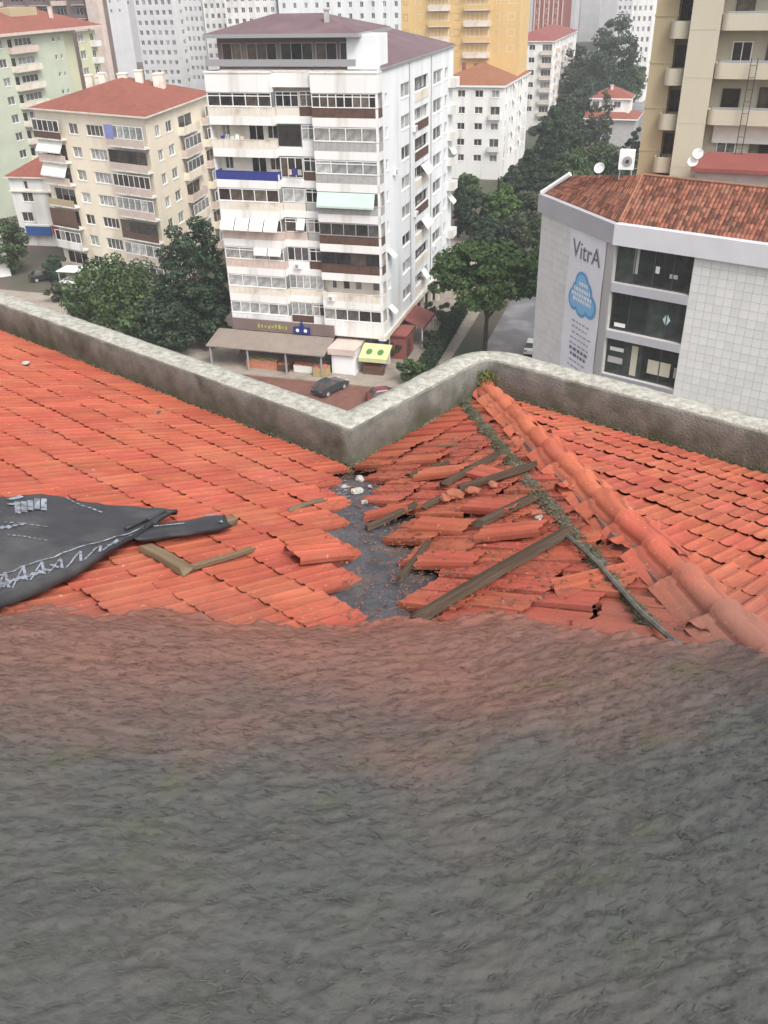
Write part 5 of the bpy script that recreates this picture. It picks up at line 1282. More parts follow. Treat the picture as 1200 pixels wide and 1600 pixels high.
for kd, L_ in cand.items():
    single, far = [], MB()
    for s, t in L_:
        z = {'L': zl, 'M': zm, 'R': zr}[kd](s, t); p = q(s, t, z)
        if p.y < -.4: continue
        x, y, dz = to_px(p)
        if dz > .3 and inpoly(x, y, HOLE): continue
        inside = dz > .5 and -80 < x < 1280 and p.y > 2.75
        single.append((0 if inside else 1, dz, s, t))
    single.sort()
    for i, (far_, dz, s, t) in enumerate(single):
        if kd == 'M':
            k = 1.0 if to_px(q(s, t, zm(s, t)))[1] > 700 else .5
            T_ = tile_matrix('M', s + random.gauss(0, .006) * k, t + random.gauss(0, .022) * k, rz=random.gauss(0, .035) * k, lift=.016 + abs(random.gauss(0, .007)) * k, rx=.04 + random.uniform(-.01, .025) * k)
        else: T_ = tile_matrix(kd, s + random.gauss(0, .006), t + random.gauss(0, .003))
        me = TM[random.choices((0, 1, 2), (.7, .25, .05))[0]]
        if i < 300 and not far_: put('roof_tile', me, slopes[kd], T_)
        else:
            n = len(far.v); far.v += [tuple(T_ @ v.co) for v in me.vertices]; far.f += [tuple(n + a for a in f_.vertices) for f_ in me.polygons]; far.m += [0] * len(me.polygons)
    if far.v: tag(put('grimy_tiles', far.mesh('grimy_tiles', M['tile']), slopes[kd]), kind='stuff')
# --- hip: winged ridge tiles, each lapping the next lower one
HD = (-(E1 + E2) / math.sqrt(2) + ZU * (SL / math.sqrt(2))).normalized(); HA = HD.cross(ZU).normalized(); HN = HA.cross(HD).normalized()
if HN.z < 0: HN = -HN
def ridge_mesh():
    xs = [-.145, -.10, -.068] + [-.057 * math.cos(math.pi * i / 12) for i in range(13)] + [.068, .10, .145]; zs = [-.045, -.012, .0] + [.004 + .048 * math.sin(math.pi * i / 12) for i in range(13)] + [.0, -.012, -.045]
    mb = MB(); n = len(xs); ys = [(0, 1.10, .018), (.048, 1.09, .017), (.054, 1.0, .0), (.43, .92, -.008)]
    for y, sc_, dz in ys:
        for x, z in zip(xs, zs): mb.v.append((x * sc_, y, z * sc_ + dz))
    for j in range(len(ys) - 1):
        for i in range(n - 1): mb.f.append((j * n + i, j * n + i + 1, (j + 1) * n + i + 1, (j + 1) * n + i)); mb.m.append(0)
    k = len(mb.v)
    for i in range(n): v = mb.v[i]; mb.v.append((v[0], v[1], v[2] - .02))
    for i in range(n - 1): mb.f.append((i, i + 1, k + i + 1, k + i)); mb.m.append(0)
    return mb.mesh('ridge_tile', M['tile_r'], smooth=True)
hip = thing('hip_ridge', 'line of winged orange ridge tiles climbing along the hip', 'ridge', q(D1, 0, .1))
rm = ridge_mesh(); h0 = q(D1 - .06, -.06, .0) 
for i in range(17):
    p = h0 + HD * (.0 + .36 * i) + HN * (.075 + .008 * random.random())
    T_ = basis(HA, HD, HN, p) @ Matrix.Rotation(random.gauss(0, .035), 4, 'Z') @ Matrix.Rotation(random.gauss(-.025, .012), 4, 'X') @ Matrix.Rotation(random.gauss(0, .05), 4, 'Y')
    put('ridge_tile', rm, hip, T_)
M['clay_mortar'] = mat('reddish_mortar', (.24, .115, .085), (.16, .085, .065), 12, .9, bump=.5, bscale=50)
# mortar bed under the ridge tiles
mb = MB(); m_ = [(-.17, -.06), (.17, -.06), (.1, .06), (-.1, .06)]
for i in range(4):
    a, b = m_[i], m_[(i + 1) % 4]; P0 = h0; P1 = h0 + HD * 6.1
    mb.face([P0 + HA * a[0] + HN * a[1], P0 + HA * b[0] + HN * b[1], P1 + HA * b[0] + HN * b[1], P1 + HA * a[0] + HN * a[1]])
put('mortar_bed', mb.mesh('mortar_bed', M['clay_mortar']), hip)
# --- moss and grit in the gutter beside the hip
def flakes(P, A, B, nrm, sl, sw, lift):
    """one bent chip per point"""
    n = len(P); sl = sl[:, None]; sw = sw[:, None]
    P = P + nrm * lift[:, None]
    V = np.stack([P - A * sl - B * sw, P - A * sl + B * sw, P + B * sw + nrm * sw * .9, P - B * sw + nrm * sw * .9, P + A * sl - B * sw * .7, P + A * sl + B * sw * .7], 1).reshape(-1, 3)
    i = np.arange(n)[:, None] * 6
    return V, np.concatenate([i + np.array([[0, 1, 2, 3]]), i + np.array([[3, 2, 5, 4]])], 0)
def rdir(n, ang, sd_, nvec, base):
    """random directions in the plane of nvec around a base heading"""
    a = RNG.normal(ang, sd_, n); b0 = np.array(base); n0 = np.array(nvec); c0 = np.cross(n0, b0)
    A = np.cos(a)[:, None] * b0 + np.sin(a)[:, None] * c0; tilt = RNG.normal(0, .22, n)[:, None]
    A = A + n0 * tilt; A /= np.linalg.norm(A, axis=1)[:, None]; B = np.cross(n0, A); B /= np.linalg.norm(B, axis=1)[:, None]
    return A, B
M['moss'] = mat('roof_moss', (.088, .090, .052), (.135, .128, .088), 9, .95, .1, island=.35, coord='World', c3=(.17, .16, .13), s3=6, t3=(.5, .62))
n = 22000
u = RNG.uniform(0, 1, n) ** .8 * 4.6; wv = RNG.normal(0, .032, n) * (1.15 + .35 * np.sin(u * 7) - .12 * u) 
sM = np.array([D1 - .07, -.07, 0]); 
def stpt(s, t, z):
    return np.array(RC)[None] + s[:, None] * np.array(E1) + t[:, None] * np.array(E2) + z[:, None] * np.array([0, 0, 1.])
off = .235 + wv
s_ = D1 - u / math.sqrt(2) - off / math.sqrt(2); t_ = -u / math.sqrt(2) + off / math.sqrt(2)
P = stpt(s_, t_, SL * -t_ + .02)
P[:, 2] += np.where(P[:, 1] < 2.95 - .55 * np.maximum(0, P[:, 0]), .095, 0)
A, B = rdir(n, 0, 3, NM, HD)
V, Fq = flakes(P, A, B, np.array(NM)[None], RNG.uniform(.003, .010, n), RNG.uniform(.002, .005, n), np.clip(.026 - 7 * wv ** 2 + RNG.normal(0, .005, n), 0, .045))
tag(put('moss', np_mesh('moss', V, Fq, M['moss'])), 'moss and grit filling the channel beside the hip tiles', 'moss', kind='stuff')
# bead of moss along the foot of the parapet
n = 4500; k = RNG.integers(0, 3, n); u = RNG.uniform(0, 1, n); e = np.abs(RNG.normal(0, .022, n))
s_ = np.where(k == 0, -e, np.where(k == 1, u * D1, D1 - e)); t_ = np.where(k == 0, u * 8, np.where(k == 1, -e, -u * 7))
P = stpt(s_, t_, np.full(n, .012)); A, B = rdir(n, 0, 3, ZU, E1)
V, Fq = flakes(P, A, B, np.array([[0, 0, 1.]]), RNG.uniform(.004, .010, n), RNG.uniform(.003, .006, n), np.clip(.02 - e, 0, .02) + RNG.uniform(0, .008, n))
tag(put('moss', np_mesh('moss', V, Fq, M['moss'])), 'bead of dirt and moss along the foot of the parapet', 'moss', kind='stuff')
# tuft of grass in the outer corner
n = 420; P = stpt(D1 - np.abs(RNG.normal(.05, .05, n)), -np.abs(RNG.normal(.04, .05, n)) + .0, RNG.uniform(.0, .2, n))
P = P + np.array(ZU)[None] * 0.03
a = RNG.normal(size=(n, 3)) * np.array([.5, .5, .3]) + np.array([0, 0, .9]); a /= np.linalg.norm(a, axis=1)[:, None]; b = np.cross(a, RNG.normal(size=(n, 3))); b /= np.linalg.norm(b, axis=1)[:, None]
L_ = RNG.uniform(.02, .055, n)[:, None]; V = np.stack([P - b * .004, P + b * .004, P + a * L_ + b * .001, P + a * L_ - b * .001], 1).reshape(-1, 3)
tag(put('grass', np_mesh('grass', V, np.arange(4 * n).reshape(-1, 4), mat('grass_blades', (.10, .13, .035), (.16, .17, .05), 8, .7, island=.4, coord='World'))), 'grass and moss growing in the outer parapet corner', 'grass', kind='stuff')

# --- chips of bark, needles, slate and moss that cover the high part of the roof
def litter_material():
    m = mat('roof_litter', (.100, .088, .080), (.078, .079, .075), 2.2, .95, .08, island=.10, coord='World', c3=(.082, .086, .058), s3=5.5, t3=(.56, .76), bump=.3, bscale=55, stretch=None)
    t = m.node_tree; N = t.nodes; L = t.links; b = N['Principled BSDF']
    src = b.inputs['Base Color'].links[0].from_socket; g = N.new('ShaderNodeNewGeometry'); sx = N.new('ShaderNodeSeparateXYZ'); L.new(g.outputs['Position'], sx.inputs[0])
    nz = N.new('ShaderNodeTexNoise'); nz.inputs['Scale'].default_value = 2.4; nz.inputs['Detail'].default_value = 6; L.new(g.outputs['Position'], nz.inputs['Vector'])
    ad = N.new('ShaderNodeMath'); ad.operation = 'MULTIPLY_ADD'; ad.inputs[1].default_value = .9; L.new(nz.outputs['Fac'], ad.inputs[0]); L.new(sx.outputs['Y'], ad.inputs[2])
    f1 = N.new('ShaderNodeMapRange'); f1.inputs[1].default_value = 2.3; f1.inputs[2].default_value = 3.6; f1.inputs[4].default_value = .85; L.new(ad.outputs[0], f1.inputs[0])
    x1 = N.new('ShaderNodeMix'); x1.data_type = 'RGBA'; L.new(f1.outputs[0], x1.inputs[0]); L.new(src, x1.inputs[6]); x1.inputs[7].default_value = (.27, .105, .075, 1)
    f2 = N.new('ShaderNodeMapRange'); f2.inputs[1].default_value = 2.4; f2.inputs[2].default_value = 1.5; f2.inputs[4].default_value = .6; L.new(ad.outputs[0], f2.inputs[0])
    x2 = N.new('ShaderNodeMix'); x2.data_type = 'RGBA'; L.new(f2.outputs[0], x2.inputs[0]); L.new(x1.outputs[2], x2.inputs[6]); x2.inputs[7].default_value = (.076, .083, .081, 1)
    L.new(x2.outputs[2], b.inputs['Base Color']); return m
M['litter'] = litter_material()
def mat_base(s, t):
    """roof height under the litter; the litter fills the valley trough"""
    c = .75 * np.clip((-s - t - 2.9) / 1.6, 0, 1); v = .5 * (-s - t + np.sqrt((s - t) ** 2 + c * c))
    return SL * np.where(t > s - D1, v, D1 - s)
def litter_edge(x): return 3.12 - np.where(x > 0, .42 * x + .65 * np.maximum(0, x - .8), -.16 * x) + .05 * np.sin(x * 5.1) + .04 * np.sin(x * 13 + 1)
def litter(npts):
    x = RNG.uniform(-2.6, 2.4, npts); y = RNG.uniform(.1, 3.6, npts)
    d = np.stack([x - RC.x, y - RC.y], 1); s = d @ np.array([E1.x, E1.y]); t = d @ np.array([E2.x, E2.y])
    z = mat_base(s, t)
    hipd = np.abs(t - (s - D1)) / math.sqrt(2)
    edge = litter_edge(x) - .12 + RNG.normal(0, .20, npts)
    keep = (y < edge)
    x, y, z, s, t = x[keep], y[keep], z[keep], s[keep], t[keep]
    z = z + .07 * np.clip(1 - hipd[keep] / .22, 0, 1)
    return np.stack([x, y, RC.z + z], 1), np.where((t > s)[:, None], np.array(NL)[None], np.where((t > s - D1)[:, None], np.array(NM)[None], np.array(NL)[None]))
def vnoise(x, y, seed):
    g = np.random.default_rng(seed).random((256, 256)); xi, yi = np.floor(x).astype(int), np.floor(y).astype(int); fx, fy = x - xi, y - yi
    fx = fx * fx * (3 - 2 * fx); fy = fy * fy * (3 - 2 * fy); a = lambda i, j: g[(xi + i) % 256, (yi + j) % 256]
    return (a(0, 0) * (1 - fx) + a(1, 0) * fx) * (1 - fy) + (a(0, 1) * (1 - fx) + a(1, 1) * fx) * fy - .5
def mat_h(x, y):
    """thickness of the litter mat: low drifts with fine ripples running across the slope"""
    wx = x + .12 * vnoise(x * 3, y * 3, 9); wy = y + .10 * vnoise(x * 4, y * 4, 8) - .12 * x
    h = .016 * vnoise(wx * 2.5, wy * 4, 1) + .010 * vnoise(wx * 11, wy * 26, 2) + .0085 * vnoise(wx * 24, wy * 60, 3) + .0065 * vnoise(wx * 50, wy * 110, 4)
    k = np.clip((litter_edge(x) - .02 - y) / .5, -.3, 1)
    return .088 * np.minimum(1, k * 1.1 + .40) + (.045 * vnoise(wx * 8, wy * 11, 5) + .03 * vnoise(wx * 20, wy * 34, 6)) * np.clip(1 - k * 2.2, 0, 1) + h * np.clip(k + .5, .3, 1)
P, Nn = litter(26000); n = len(P); flake_h = np.maximum(mat_h(P[:, 0], P[:, 1]), .046)
ang = RNG.normal(.12, .38, n)
A = np.stack([np.cos(ang), np.sin(ang), np.zeros(n)], 1); A = A - Nn * (A * Nn).sum(1)[:, None] + Nn * RNG.normal(0, .05, n)[:, None]; A /= np.linalg.norm(A, axis=1)[:, None]
B = np.cross(Nn, A); B = B + Nn * RNG.normal(0, .12, n)[:, None]; B /= np.linalg.norm(B, axis=1)[:, None]
V, Fq = flakes(P, A, B, Nn, RNG.gamma(4, .0022, n) + .003, RNG.uniform(.001, .003, n), RNG.uniform(-.002, .004, n) + flake_h)
NX, NY = 460, 330
gx, gy = np.meshgrid(np.linspace(-2.6, 2.4, NX), np.linspace(.1, 3.2, NY)); X, Y = gx.ravel(), gy.ravel()
d_ = np.stack([X - RC.x, Y - RC.y], 1); s_ = d_ @ np.array([E1.x, E1.y]); t_ = d_ @ np.array([E2.x, E2.y])
Z = mat_base(s_, t_) + .07 * np.clip(1 - np.abs(t_ - s_ + D1) / math.sqrt(2) / .22, 0, 1)
fall = np.clip((litter_edge(X) - .02 - Y) / .5, -.3, 1)
G = np.stack([X, Y, RC.z + Z + mat_h(X, Y) - .02 * (fall < 0)], 1); gi = (np.arange(NY - 1)[:, None] * NX + np.arange(NX - 1)[None]).ravel()
gi = gi[fall[gi] > -.2]; GF = np.stack([gi, gi + 1, gi + NX + 1, gi + NX], 1)
V = np.concatenate([V, G]); Fq = np.concatenate([Fq, GF + len(V) - len(G)])
tag(put('roof_litter', np_mesh('roof_litter', V, Fq, M['litter'])), 'grey brown litter of bark chips, needles and moss on the near roof', 'litter', kind='stuff')

# --- dark membrane in the valley
M['membrane'] = mat('grey_roof_membrane', (.092, .092, .104), (.062, .062, .070), 4, .75, .25, bump=.6, bscale=24, c3=(.12, .098, .085), s3=5, t3=(.5, .7))
M['membrane_d'] = mat('dark_membrane', (.034, .034, .039), (.026, .026, .030), 2.5, .5, .35, bump=.45, bscale=9, c3=(.085, .083, .083), s3=3, t3=(.5, .75))
M['print'] = mat('white_print', (.30, .33, .38), (.17, .19, .22), 16, .6, c3=(.12, .12, .13), s3=30, t3=(.5, .6))
VD = (-(E1 + E2) / math.sqrt(2) + ZU * (SL / math.sqrt(2))).normalized(); VA = (E1 - E2) / math.sqrt(2)
def vpoint(u, v):
    """u up the valley, v across it (positive towards the damaged slope)"""
    s = -u / math.sqrt(2) + v / math.sqrt(2); t = -u / math.sqrt(2) - v / math.sqrt(2)
    z = max(zl(s, t) if t > s else zm(s, t), 0); 
    c = noise.noise(Vector((u * 2.3, v * 5.1, 3))) * .03 + noise.noise(Vector((u * 6, v * 16, 1))) * .014 + noise.noise(Vector((u * 15, v * 30, 1))) * .005 - abs(noise.noise(Vector((u * 1.7, v * 22, 4)))) * .022
    return q(s, t, z + max(-.03, c) - .028 + .055 * math.exp(-(v / .13) ** 2))
mb = MB(); nu, nv_ = 40, 14; gr = []
for i in range(nu + 1):
    u = .34 + 2.6 * i / nu; hw = .30 + .06 * noise.noise(Vector((u * 5, 1, 1)))
    gr.append([vpoint(u, -hw * .95 + (hw * 1.9 + .05) * j / nv_) for j in range(nv_ + 1)])
mb.v = [tuple(p) for r_ in gr for p in r_]
for i in range(nu):
    for j in range(nv_): a = i * (nv_ + 1) + j; mb.f.append((a, a + 1, a + nv_ + 2, a + nv_ + 1)); mb.m.append(0)
vm = tag(put('valley_membrane', mb.mesh('valley_membrane', M['membrane'], smooth=True)), 'grey torn roofing membrane lying in the open valley', 'membrane')
md = vm.modifiers.new('thick', 'SOLIDIFY'); md.thickness = .004
mb = MB()
def vstroke(p0, p1, w_=.008):
    (u0, v0), (u1, v1) = p0, p1; n = 5; L0 = math.hypot(u1 - u0, v1 - v0); du, dv = -(v1 - v0) / L0 * w_, (u1 - u0) / L0 * w_
    for i in range(n):
        a, b = i / n, (i + 1) / n
        pa, pb = (u0 + (u1 - u0) * a, v0 + (v1 - v0) * a), (u0 + (u1 - u0) * b, v0 + (v1 - v0) * b)
        mb.face([vpoint(pa[0] - du, pa[1] - dv) + ZU * .006, vpoint(pb[0] - du, pb[1] - dv) + ZU * .006, vpoint(pb[0] + du, pb[1] + dv) + ZU * .006, vpoint(pa[0] + du, pa[1] + dv) + ZU * .006])
for i in range(6): vstroke((.36 + i * .09, -.14), (.40 + i * .09, -.05)); vstroke((.40 + i * .09, -.05), (.45 + i * .09, -.14))
for i in range(7): vstroke((.65 + i * .12, .09), (.70 + i * .12, .14)); 
vstroke((.6, .145), (1.35, .15), .006)
WORLD[vm] = Matrix.Identity(4)
tag(put('printed_mark', mb.mesh('printed_mark', M['print']), vm), kind='stuff')

# --- black membrane sheet with its folded tail, on the left slope
top_px = [(-40, 768), (0, 770), (62, 767), (130, 780), (215, 793), (262, 798), (277, 801)]
bot_px = [(-40, 975), (0, 946), (50, 925), (100, 903), (150, 878), (192, 852), (232, 826)]
mb = MB(); nu, nv_ = 44, 26
def lerp_poly(P, k):
    k *= len(P) - 1; i = min(int(k), len(P) - 2); f_ = k - i; return (P[i][0] + (P[i + 1][0] - P[i][0]) * f_, P[i][1] + (P[i + 1][1] - P[i][1]) * f_)
def sheet_pt(a, b):
    ta, ba = lerp_poly(top_px, a), lerp_poly(bot_px, a)
    x, y = ta[0] + (ba[0] - ta[0]) * b, ta[1] + (ba[1] - ta[1]) * b
    p = onroof(x, y, 'L', .078)
    h = .012 * noise.noise(p * 2.6) + .020 * abs(noise.noise(p * 4.5)) + .010 * abs(noise.noise(p * 9)) + .005 * noise.noise(p * 14) + .014 * math.exp(-((b - .95) / .04) ** 2) + .012 * a
    h -= .03 * max(0, (b - .97) / .03) + .025 * max(0, (.04 - b) / .04)
    return p + NL * h
for i in range(nu + 1):
    for j in range(nv_ + 1): mb.v.append(tuple(sheet_pt(i / nu, j / nv_)))
for i in range(nu):
    for j in range(nv_): a = i * (nv_ + 1) + j; mb.f.append((a, a + 1, a + nv_ + 2, a + nv_ + 1)); mb.m.append(0)
sh = tag(put('roofing_membrane', mb.mesh('roofing_membrane', M['membrane_d'], smooth=True)), 'black printed roofing membrane spread over the left tiles with a folded tail', 'membrane')
md = sh.modifiers.new('thick', 'SOLIDIFY'); md.thickness = .016; md.offset = -1
# the tail: a flattened roll with an open end
mb = MB(); P0, P1 = onroof(205, 838, 'L', .075), onroof(352, 815, 'L', .075); ax = (P1 - P0).normalized(); sd = NL.cross(ax).normalized()
nn_ = 18; m2 = 16
for i in range(nn_ + 1):
    f_ = i / nn_; c = P0.lerp(P1, f_) ; wd_ = .050 + .035 * math.sin(f_ * 2.2 + .6) + .006 * math.sin(f_ * 17); hh = .018 + .012 * f_ + .004 * math.sin(f_ * 11)
    for j in range(m2):
        t = 2 * math.pi * j / m2; mb.v.append(tuple(c + sd * (wd_ * math.copysign(abs(math.cos(t)) ** .7, math.cos(t))) + NL * (hh * math.sin(t) * (1 + .25 * math.sin(3 * t + f_ * 4))) + ax * .02 * math.sin(2 * t)))
for i in range(nn_):
    for j in range(m2): a = i * m2 + j; b = i * m2 + (j + 1) % m2; mb.f.append((a, b, b + m2, a + m2)); mb.m.append(0)
tl = put('folded_tail', mb.mesh('folded_tail', M['membrane_d'], smooth=True), sh); md = tl.modifiers.new('thick', 'SOLIDIFY'); md.thickness = .006
# fold lip on top of the tail
mb = MB(); lip = [(196, 826), (230, 812), (258, 800), (277, 799)]; lp = [onroof(x, y, 'L', .10) for x, y in lip]
for a, b in zip(lp, lp[1:]): mb.tube(a, b, .009, seg=7)
put('fold_lip', mb.mesh('fold_lip', M['membrane_d'], smooth=True), sh)
mb = MB()
def sstroke(p0, p1, w_=.006):
    n = max(3, int(abs(p1[0] - p0[0]) * 24 + abs(p1[1] - p0[1]) * 12))
    pts = [sheet_pt(p0[0] + (p1[0] - p0[0]) * i / n, p0[1] + (p1[1] - p0[1]) * i / n) + NL * .004 for i in range(n + 1)]
    for a, b in zip(pts, pts[1:]):
        d = (b - a).normalized().cross(NL) * w_; mb.face([a - d, b - d, b + d, a + d])
# border zigzag and ruled line
sstroke((.0, .80), (.93, .62), .005)
k = .10
for i in range(9):
    a = .14 + .09 * i; sstroke((a, .91), (a + .05, .75), .0035); sstroke((a + .05, .75), (a + .07, .89), .006)
    if i % 3 == 0: sstroke((a + .004, .80), (a + .05, .86), .009)
for i in range(22):
    a = .06 + .016 * i; sstroke((a, .84 + .02 * (i % 2)), (a + .010, .84 + .02 * ((i + 1) % 2)), .014)
# block of print: a logo row and lines of small letters
for i in range(5): sstroke((.24 + .028 * i, .10), (.245 + .028 * i, .21), .014)
sstroke((.20, .07), (.26, .05), .016); sstroke((.20, .12), (.25, .11), .012)
for i in range(9): sstroke((.12 + .03 * i, .27 + .012 * i), (.138 + .03 * i, .277 + .012 * i), .006)
for i in range(7): sstroke((.44 + .02 * i, .05 + .02 * i), (.453 + .02 * i, .065 + .02 * i), .006)
for i in range(4): sstroke((.165 + .03 * i, .33), (.185 + .03 * i, .345), .018)
for i in range(8): sstroke((.20 + .024 * i, .42 + .012 * i), (.214 + .024 * i, .428 + .012 * i), .006)
tag(put('printed_mark', mb.mesh('printed_mark', M['print']), sh), kind='stuff')
mb = MB()
for (x0, y0), (x1, y1) in (((312, 806), (340, 803)), ((340, 803), (347, 816)), ((347, 816), (330, 812)), ((240, 822), (300, 816))):
    a, b = onroof(x0, y0, 'L', .1), onroof(x1, y1, 'L', .1); d = (b - a).normalized().cross(NL) * .006; mb.face([a - d, b - d, b + d, a + d])
tag(put('printed_mark', mb.mesh('printed_mark', M['print']), tl), kind='stuff')

# --- timber: battens torn loose
def batten(label, px0, px1, pl, w_, h_, lift=.06, m='batten', name='roof_batten', seed=0, lift1=None, cat='batten'):
    a = onroof(*px0, pl, lift); b = onroof(*px1, pl, lift if lift1 is None else lift1); ax = b - a; L = ax.length; ax.normalize(); n = {'L': NL, 'M': NM, 'R': NL}[pl]
    sd = n.cross(ax).normalized(); n2 = ax.cross(sd); mb = MB(); k = max(6, int(L / .05)); g = random.Random(seed)
    sec = [(-.5, -.5), (-.5, .42), (-.42, .5), (.05, .53), (.42, .5), (.5, .42), (.5, -.5)]; ns = len(sec)
    for i in range(k + 1):
        f_ = i / k; bow = .012 * math.sin(f_ * math.pi + seed)
        for x, z in sec:
            j = g.uniform(-.05, .05); end = (g.uniform(-.03, .03) if i in (0, k) else 0)
            mb.v.append((x * w_ * (1 + j * .5) + bow, f_ * L + end, z * h_ * (1 + j)))
    for i in range(k):
        for j in range(ns): e = (j + 1) % ns; mb.f.append((i * ns + j, i * ns + e, (i + 1) * ns + e, (i + 1) * ns + j)); mb.m.append(0)
    mb.f.append(tuple(range(ns))); mb.f.append(tuple(k * ns + j for j in reversed(range(ns)))); mb.m += [0, 0]
    o = put(name, mb.mesh(name, M[m]), None, basis(sd, ax, n2, a)); return tag(o, label, cat)
batten('longest dark weathered batten lying across the damaged slope', (652, 968), (886, 828), 'M', .046, .045, .085, seed=1)
batten('weathered batten nearest the short parapet, among lifted tiles', (694, 757), (776, 708), 'M', .036, .034, .08, seed=2)
batten('dark ended batten pointing into the moss beside the hip', (716, 762), (834, 726), 'M', .038, .036, .085, seed=3)
batten('short batten under the small loose tile at the valley edge', (576, 822), (652, 788), 'M', .036, .034, .06, seed=4)
batten('pale batten between two loose tiles close to the moss', (744, 818), (838, 776), 'M', .040, .036, .085, seed=5)
batten('thin batten between the topmost loose tiles', (640, 742), (700, 722), 'M', .028, .026, .06, seed=16)
batten('thin broken batten left of the heap of broken clay', (660, 792), (712, 768), 'M', .030, .028, .07, seed=12)
batten('thin batten along the right edge of the valley membrane', (628, 905), (664, 850), 'M', .030, .026, .05, seed=14)

batten('brown batten end sticking out of the left tiles at the valley', (450, 800), (506, 783), 'L', .04, .035, .02, seed=6, m='lath')
batten('short thick grey brown board on the left tiles by the membrane tail', (230, 858), (292, 890), 'L', .075, .035, .045, m='lath', name='board', seed=7, cat='board')
batten('thin lath touching the short board on the left tiles', (290, 892), (392, 856), 'L', .03, .022, .045, m='lath', name='lath', seed=8, cat='lath')
batten('small splinter of grey wood near the short parapet', (682, 697), (716, 693), 'M', .018, .012, .055, m='lath', name='wood_splinter', seed=9, cat='splinter')
batten('block of wood inside the open end of the membrane tail', (348, 816), (366, 812), 'L', .06, .04, .05, m='lath', name='wood_block', seed=10, cat='wood block')
# bent metal strip running beside the moss
pts = [(885, 838), (905, 852), (935, 880), (965, 915), (1000, 955), (1045, 995), (1095, 1035), (1140, 1070)]
mb = MB(); pp = [onroof(x, y, 'M', .07 + .012 * math.sin(i * 1.7)) for i, (x, y) in enumerate(pts)]
for a, b in zip(pp, pp[1:]): mb.tube(a, b + (b - a).normalized() * .004, .011, seg=6)
M['cable'] = mat('dull_cable', (.06, .065, .055), (.16, .15, .13), 12, .6)
tag(put('old_cable', mb.mesh('old_cable', M['cable'])), 'thin dark cable trailing down beside the moss and hip', 'cable')
# --- loose tiles on the damaged slope
TLm = [tile_mesh('loose_tile', M['tile'], c, s) for c, s in ((0, 11), (.02, 12), (.05, 13))]
def loose(label, x, y, rz, lift=.075, rx=.0, ry=0.0, m=0, pl='M', sc_=1.0):
    p = onroof(x, y, pl, lift); a, d, n = (E1, DM, NM) if pl == 'M' else (-E2, DL, NL)
    T_ = basis(a, d, n, p) @ Matrix.Rotation(R(rz), 4, 'Z') @ Matrix.Rotation(R(rx), 4, 'X') @ Matrix.Rotation(R(ry), 4, 'Y') @ Matrix.Translation((0, TL / 2, 0)) @ Matrix.Diagonal((sc_, sc_, 1, 1))
    return tag(put('loose_tile', TLm[m], None, T_), label, 'roof tile', 'loose tiles on the damaged slope')
loose('loose tile tilted over the gap next to the top batten', 690, 735, 8, .085, -3, 5, 0)
loose('loose tile lying askew between the two battens by the moss', 760, 738, -16, .07, 2, 0, 1)
loose('small loose tile propped on the short batten at the valley', 612, 795, 24, .06, -4, 6, 2, sc_=.85)
loose('loose tile left of the pale batten', 770, 788, -6, .085, -2, 4, 0)
loose('loose tile with a clean front edge above the longest batten', 798, 826, 14, .075, -3, 5, 1)
loose('loose tile slipped towards the valley edge', 690, 820, 5, .06, 2, -3, 1)
loose('loose tile half under the longest batten on its valley side', 700, 872, 10, .05, 0, 3, 2)
loose('loose tile sitting crosswise below the end of the long batten', 930, 905, 42, .045, 0, -4, 0)
loose('loose tile just below the short parapet', 660, 716, 3, .06, -2, 3, 1)
loose('loose tile jutting over the left side of the valley', 500, 860, -10, .07, -2, 3, 0, 'L')
# crumbs of clay, wood and grit strewn over the damaged slope and the membrane
n = 3600; u = RNG.uniform(.05, 2.9, n); v = np.where(RNG.random(n) < .2, RNG.normal(0, .12, n), RNG.uniform(.1, 1.15, n))
s_ = -u / math.sqrt(2) + v / math.sqrt(2); t_ = -u / math.sqrt(2) - v / math.sqrt(2); ok = (t_ < 0) & (s_ < t_ + D1 - .2); s_, t_, v = s_[ok], t_[ok], v[ok]; n = len(s_)
P = stpt(s_, t_, np.where(v < .22, .035, .05) + SL * np.where(t_ > s_, -s_, -t_)); A, B = rdir(n, 0, 3, NM, E1)
V, Fq = flakes(P, A, B, np.array(NM)[None], RNG.gamma(2, .0035, n) + .002, RNG.uniform(.0015, .006, n), RNG.uniform(-.005, .012, n))
M['crumbs'] = mat('clay_and_wood_crumbs', (.26, .085, .055), (.10, .075, .055), 30, .9, island=.5, coord='World')
tag(put('roof_debris', np_mesh('roof_debris', V, Fq, M['crumbs'])), 'crumbs of clay and rotten wood strewn over the damaged slope', 'debris', kind='stuff')
# broken clay bits and mortar lumps
def lump(name, label, cat, x, y, pl, r_, m, group=None, seed=0, lift=.03, flat=.7):
    p = onroof(x, y, pl, lift); bm = bmesh.new(); bmesh.ops.create_icosphere(bm, subdivisions=2, radius=r_); g = Vector((seed * 3.1, seed, 7))
    for v in bm.verts: v.co *= 1 + .45 * noise.noise(v.co / r_ * 1.3 + g); v.co.z *= flat; v.co.x *= 1.2
    me = bpy.data.meshes.new(name); bm.to_mesh(me); bm.free(); me.materials.append(M[m])
    o = put(name, me, None, Matrix.Translation(p) @ Matrix.Rotation(seed * 1.7, 4, 'Z')); return tag(o, label, cat, group)
M['mortar'] = mat('pale_mortar', (.45, .43, .39), (.30, .29, .26), 20, .9, bump=.6, bscale=60); M['clay_bit'] = mat('broken_clay', (.36, .12, .07), (.22, .08, .05), 20, .85, bump=.5, bscale=60)
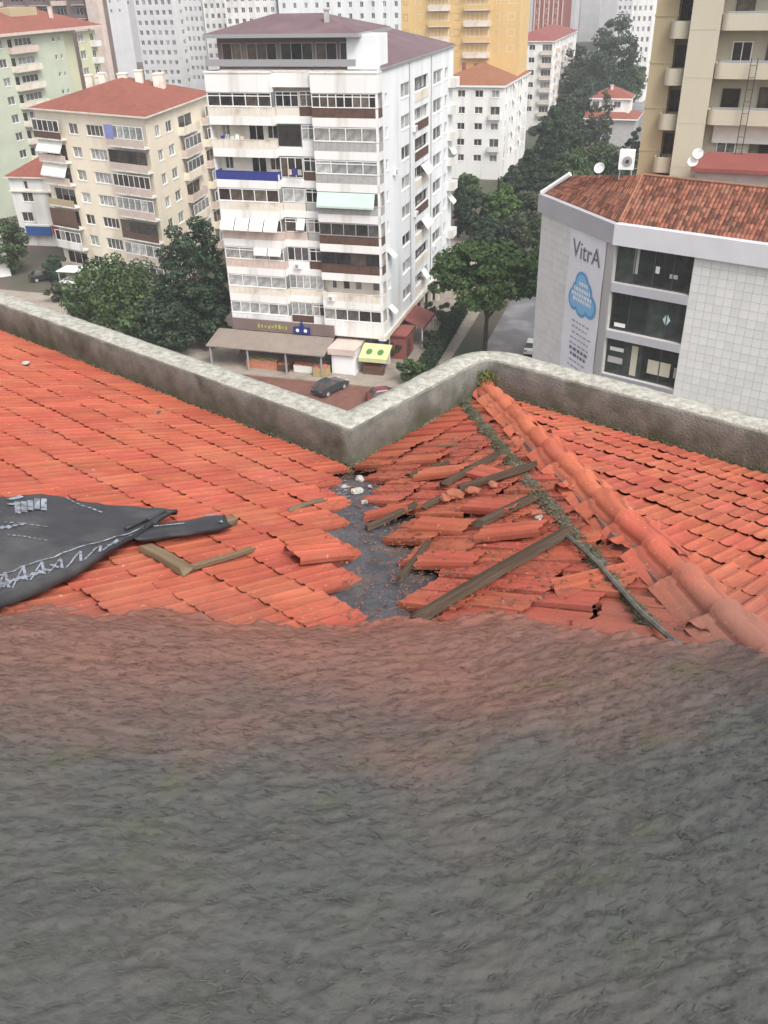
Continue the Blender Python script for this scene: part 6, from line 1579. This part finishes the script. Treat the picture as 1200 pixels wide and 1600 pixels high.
for i, (lab, x, y, r_) in enumerate((('tallest pale mortar lump at the top of the valley', 562, 748, .032), ('mortar lump below the tallest one in the valley mouth', 559, 768, .036), ('small mortar crumb left of the valley mouth', 545, 762, .02), ('mortar crumb on the edge of the valley membrane', 570, 785, .022), ('tiny pale crumb right of the valley mouth', 578, 760, .014))):
    lump('mortar_lump', lab, 'mortar lump', x, y, 'M', r_, 'mortar', 'mortar lumps in the valley', i + 1, .03)
for i, (lab, x, y, r_) in enumerate((('dark heap of broken clay between the battens', 712, 772, .05), ('broken clay piece left of the heap', 696, 778, .035), ('broken clay piece right of the heap', 738, 766, .04), ('broken clay shard under the dark ended batten', 770, 757, .03), ('clay crumb near the moss below the pale batten', 838, 800, .025))):
    lump('clay_shard', lab, 'clay shard', x, y, 'M', r_, 'clay_bit', 'broken clay on the damaged slope', i + 11, .07, .5)
for i, (lab, x, y, r_, pl) in enumerate((('white crumb lying at the edge of the moss by the long batten', 842, 808, .022, 'M'), ('white crumb on the tiles beside the hip', 978, 795, .03, 'R'), ('paler flake a step below the white crumb by the hip', 992, 806, .02, 'R'), ('white flake on the far left tiles near the parapet', 40, 567, .035, 'L'), ('dark crumb on the left tiles below the parapet middle', 248, 644, .02, 'L'), ('pale crumb at the tile edge beside the valley mouth', 538, 760, .018, 'L'))):
    lump('roof_crumb', lab, 'crumb', x, y, pl, r_, 'mortar' if 'dark' not in lab else 'underlay', None, i + 21, .045, .35)

# ------------------------------------------------------------------ damp air over the town
mb = MB(); mb.box(-830, 830, -90, 1180, -1.2, 92)
hm = bpy.data.materials.new('city_haze'); hm.use_nodes = True; t = hm.node_tree; t.nodes.remove(t.nodes['Principled BSDF'])
pv = t.nodes.new('ShaderNodeVolumePrincipled'); pv.inputs['Color'].default_value = (.93, .94, .96, 1); pv.inputs['Density'].default_value = .0006; pv.inputs['Anisotropy'].default_value = .2
t.links.new(pv.outputs[0], t.nodes['Material Output'].inputs['Volume'])
tag(put('haze', mb.mesh('haze', hm)), 'thin damp haze over the town', 'haze', kind='stuff')
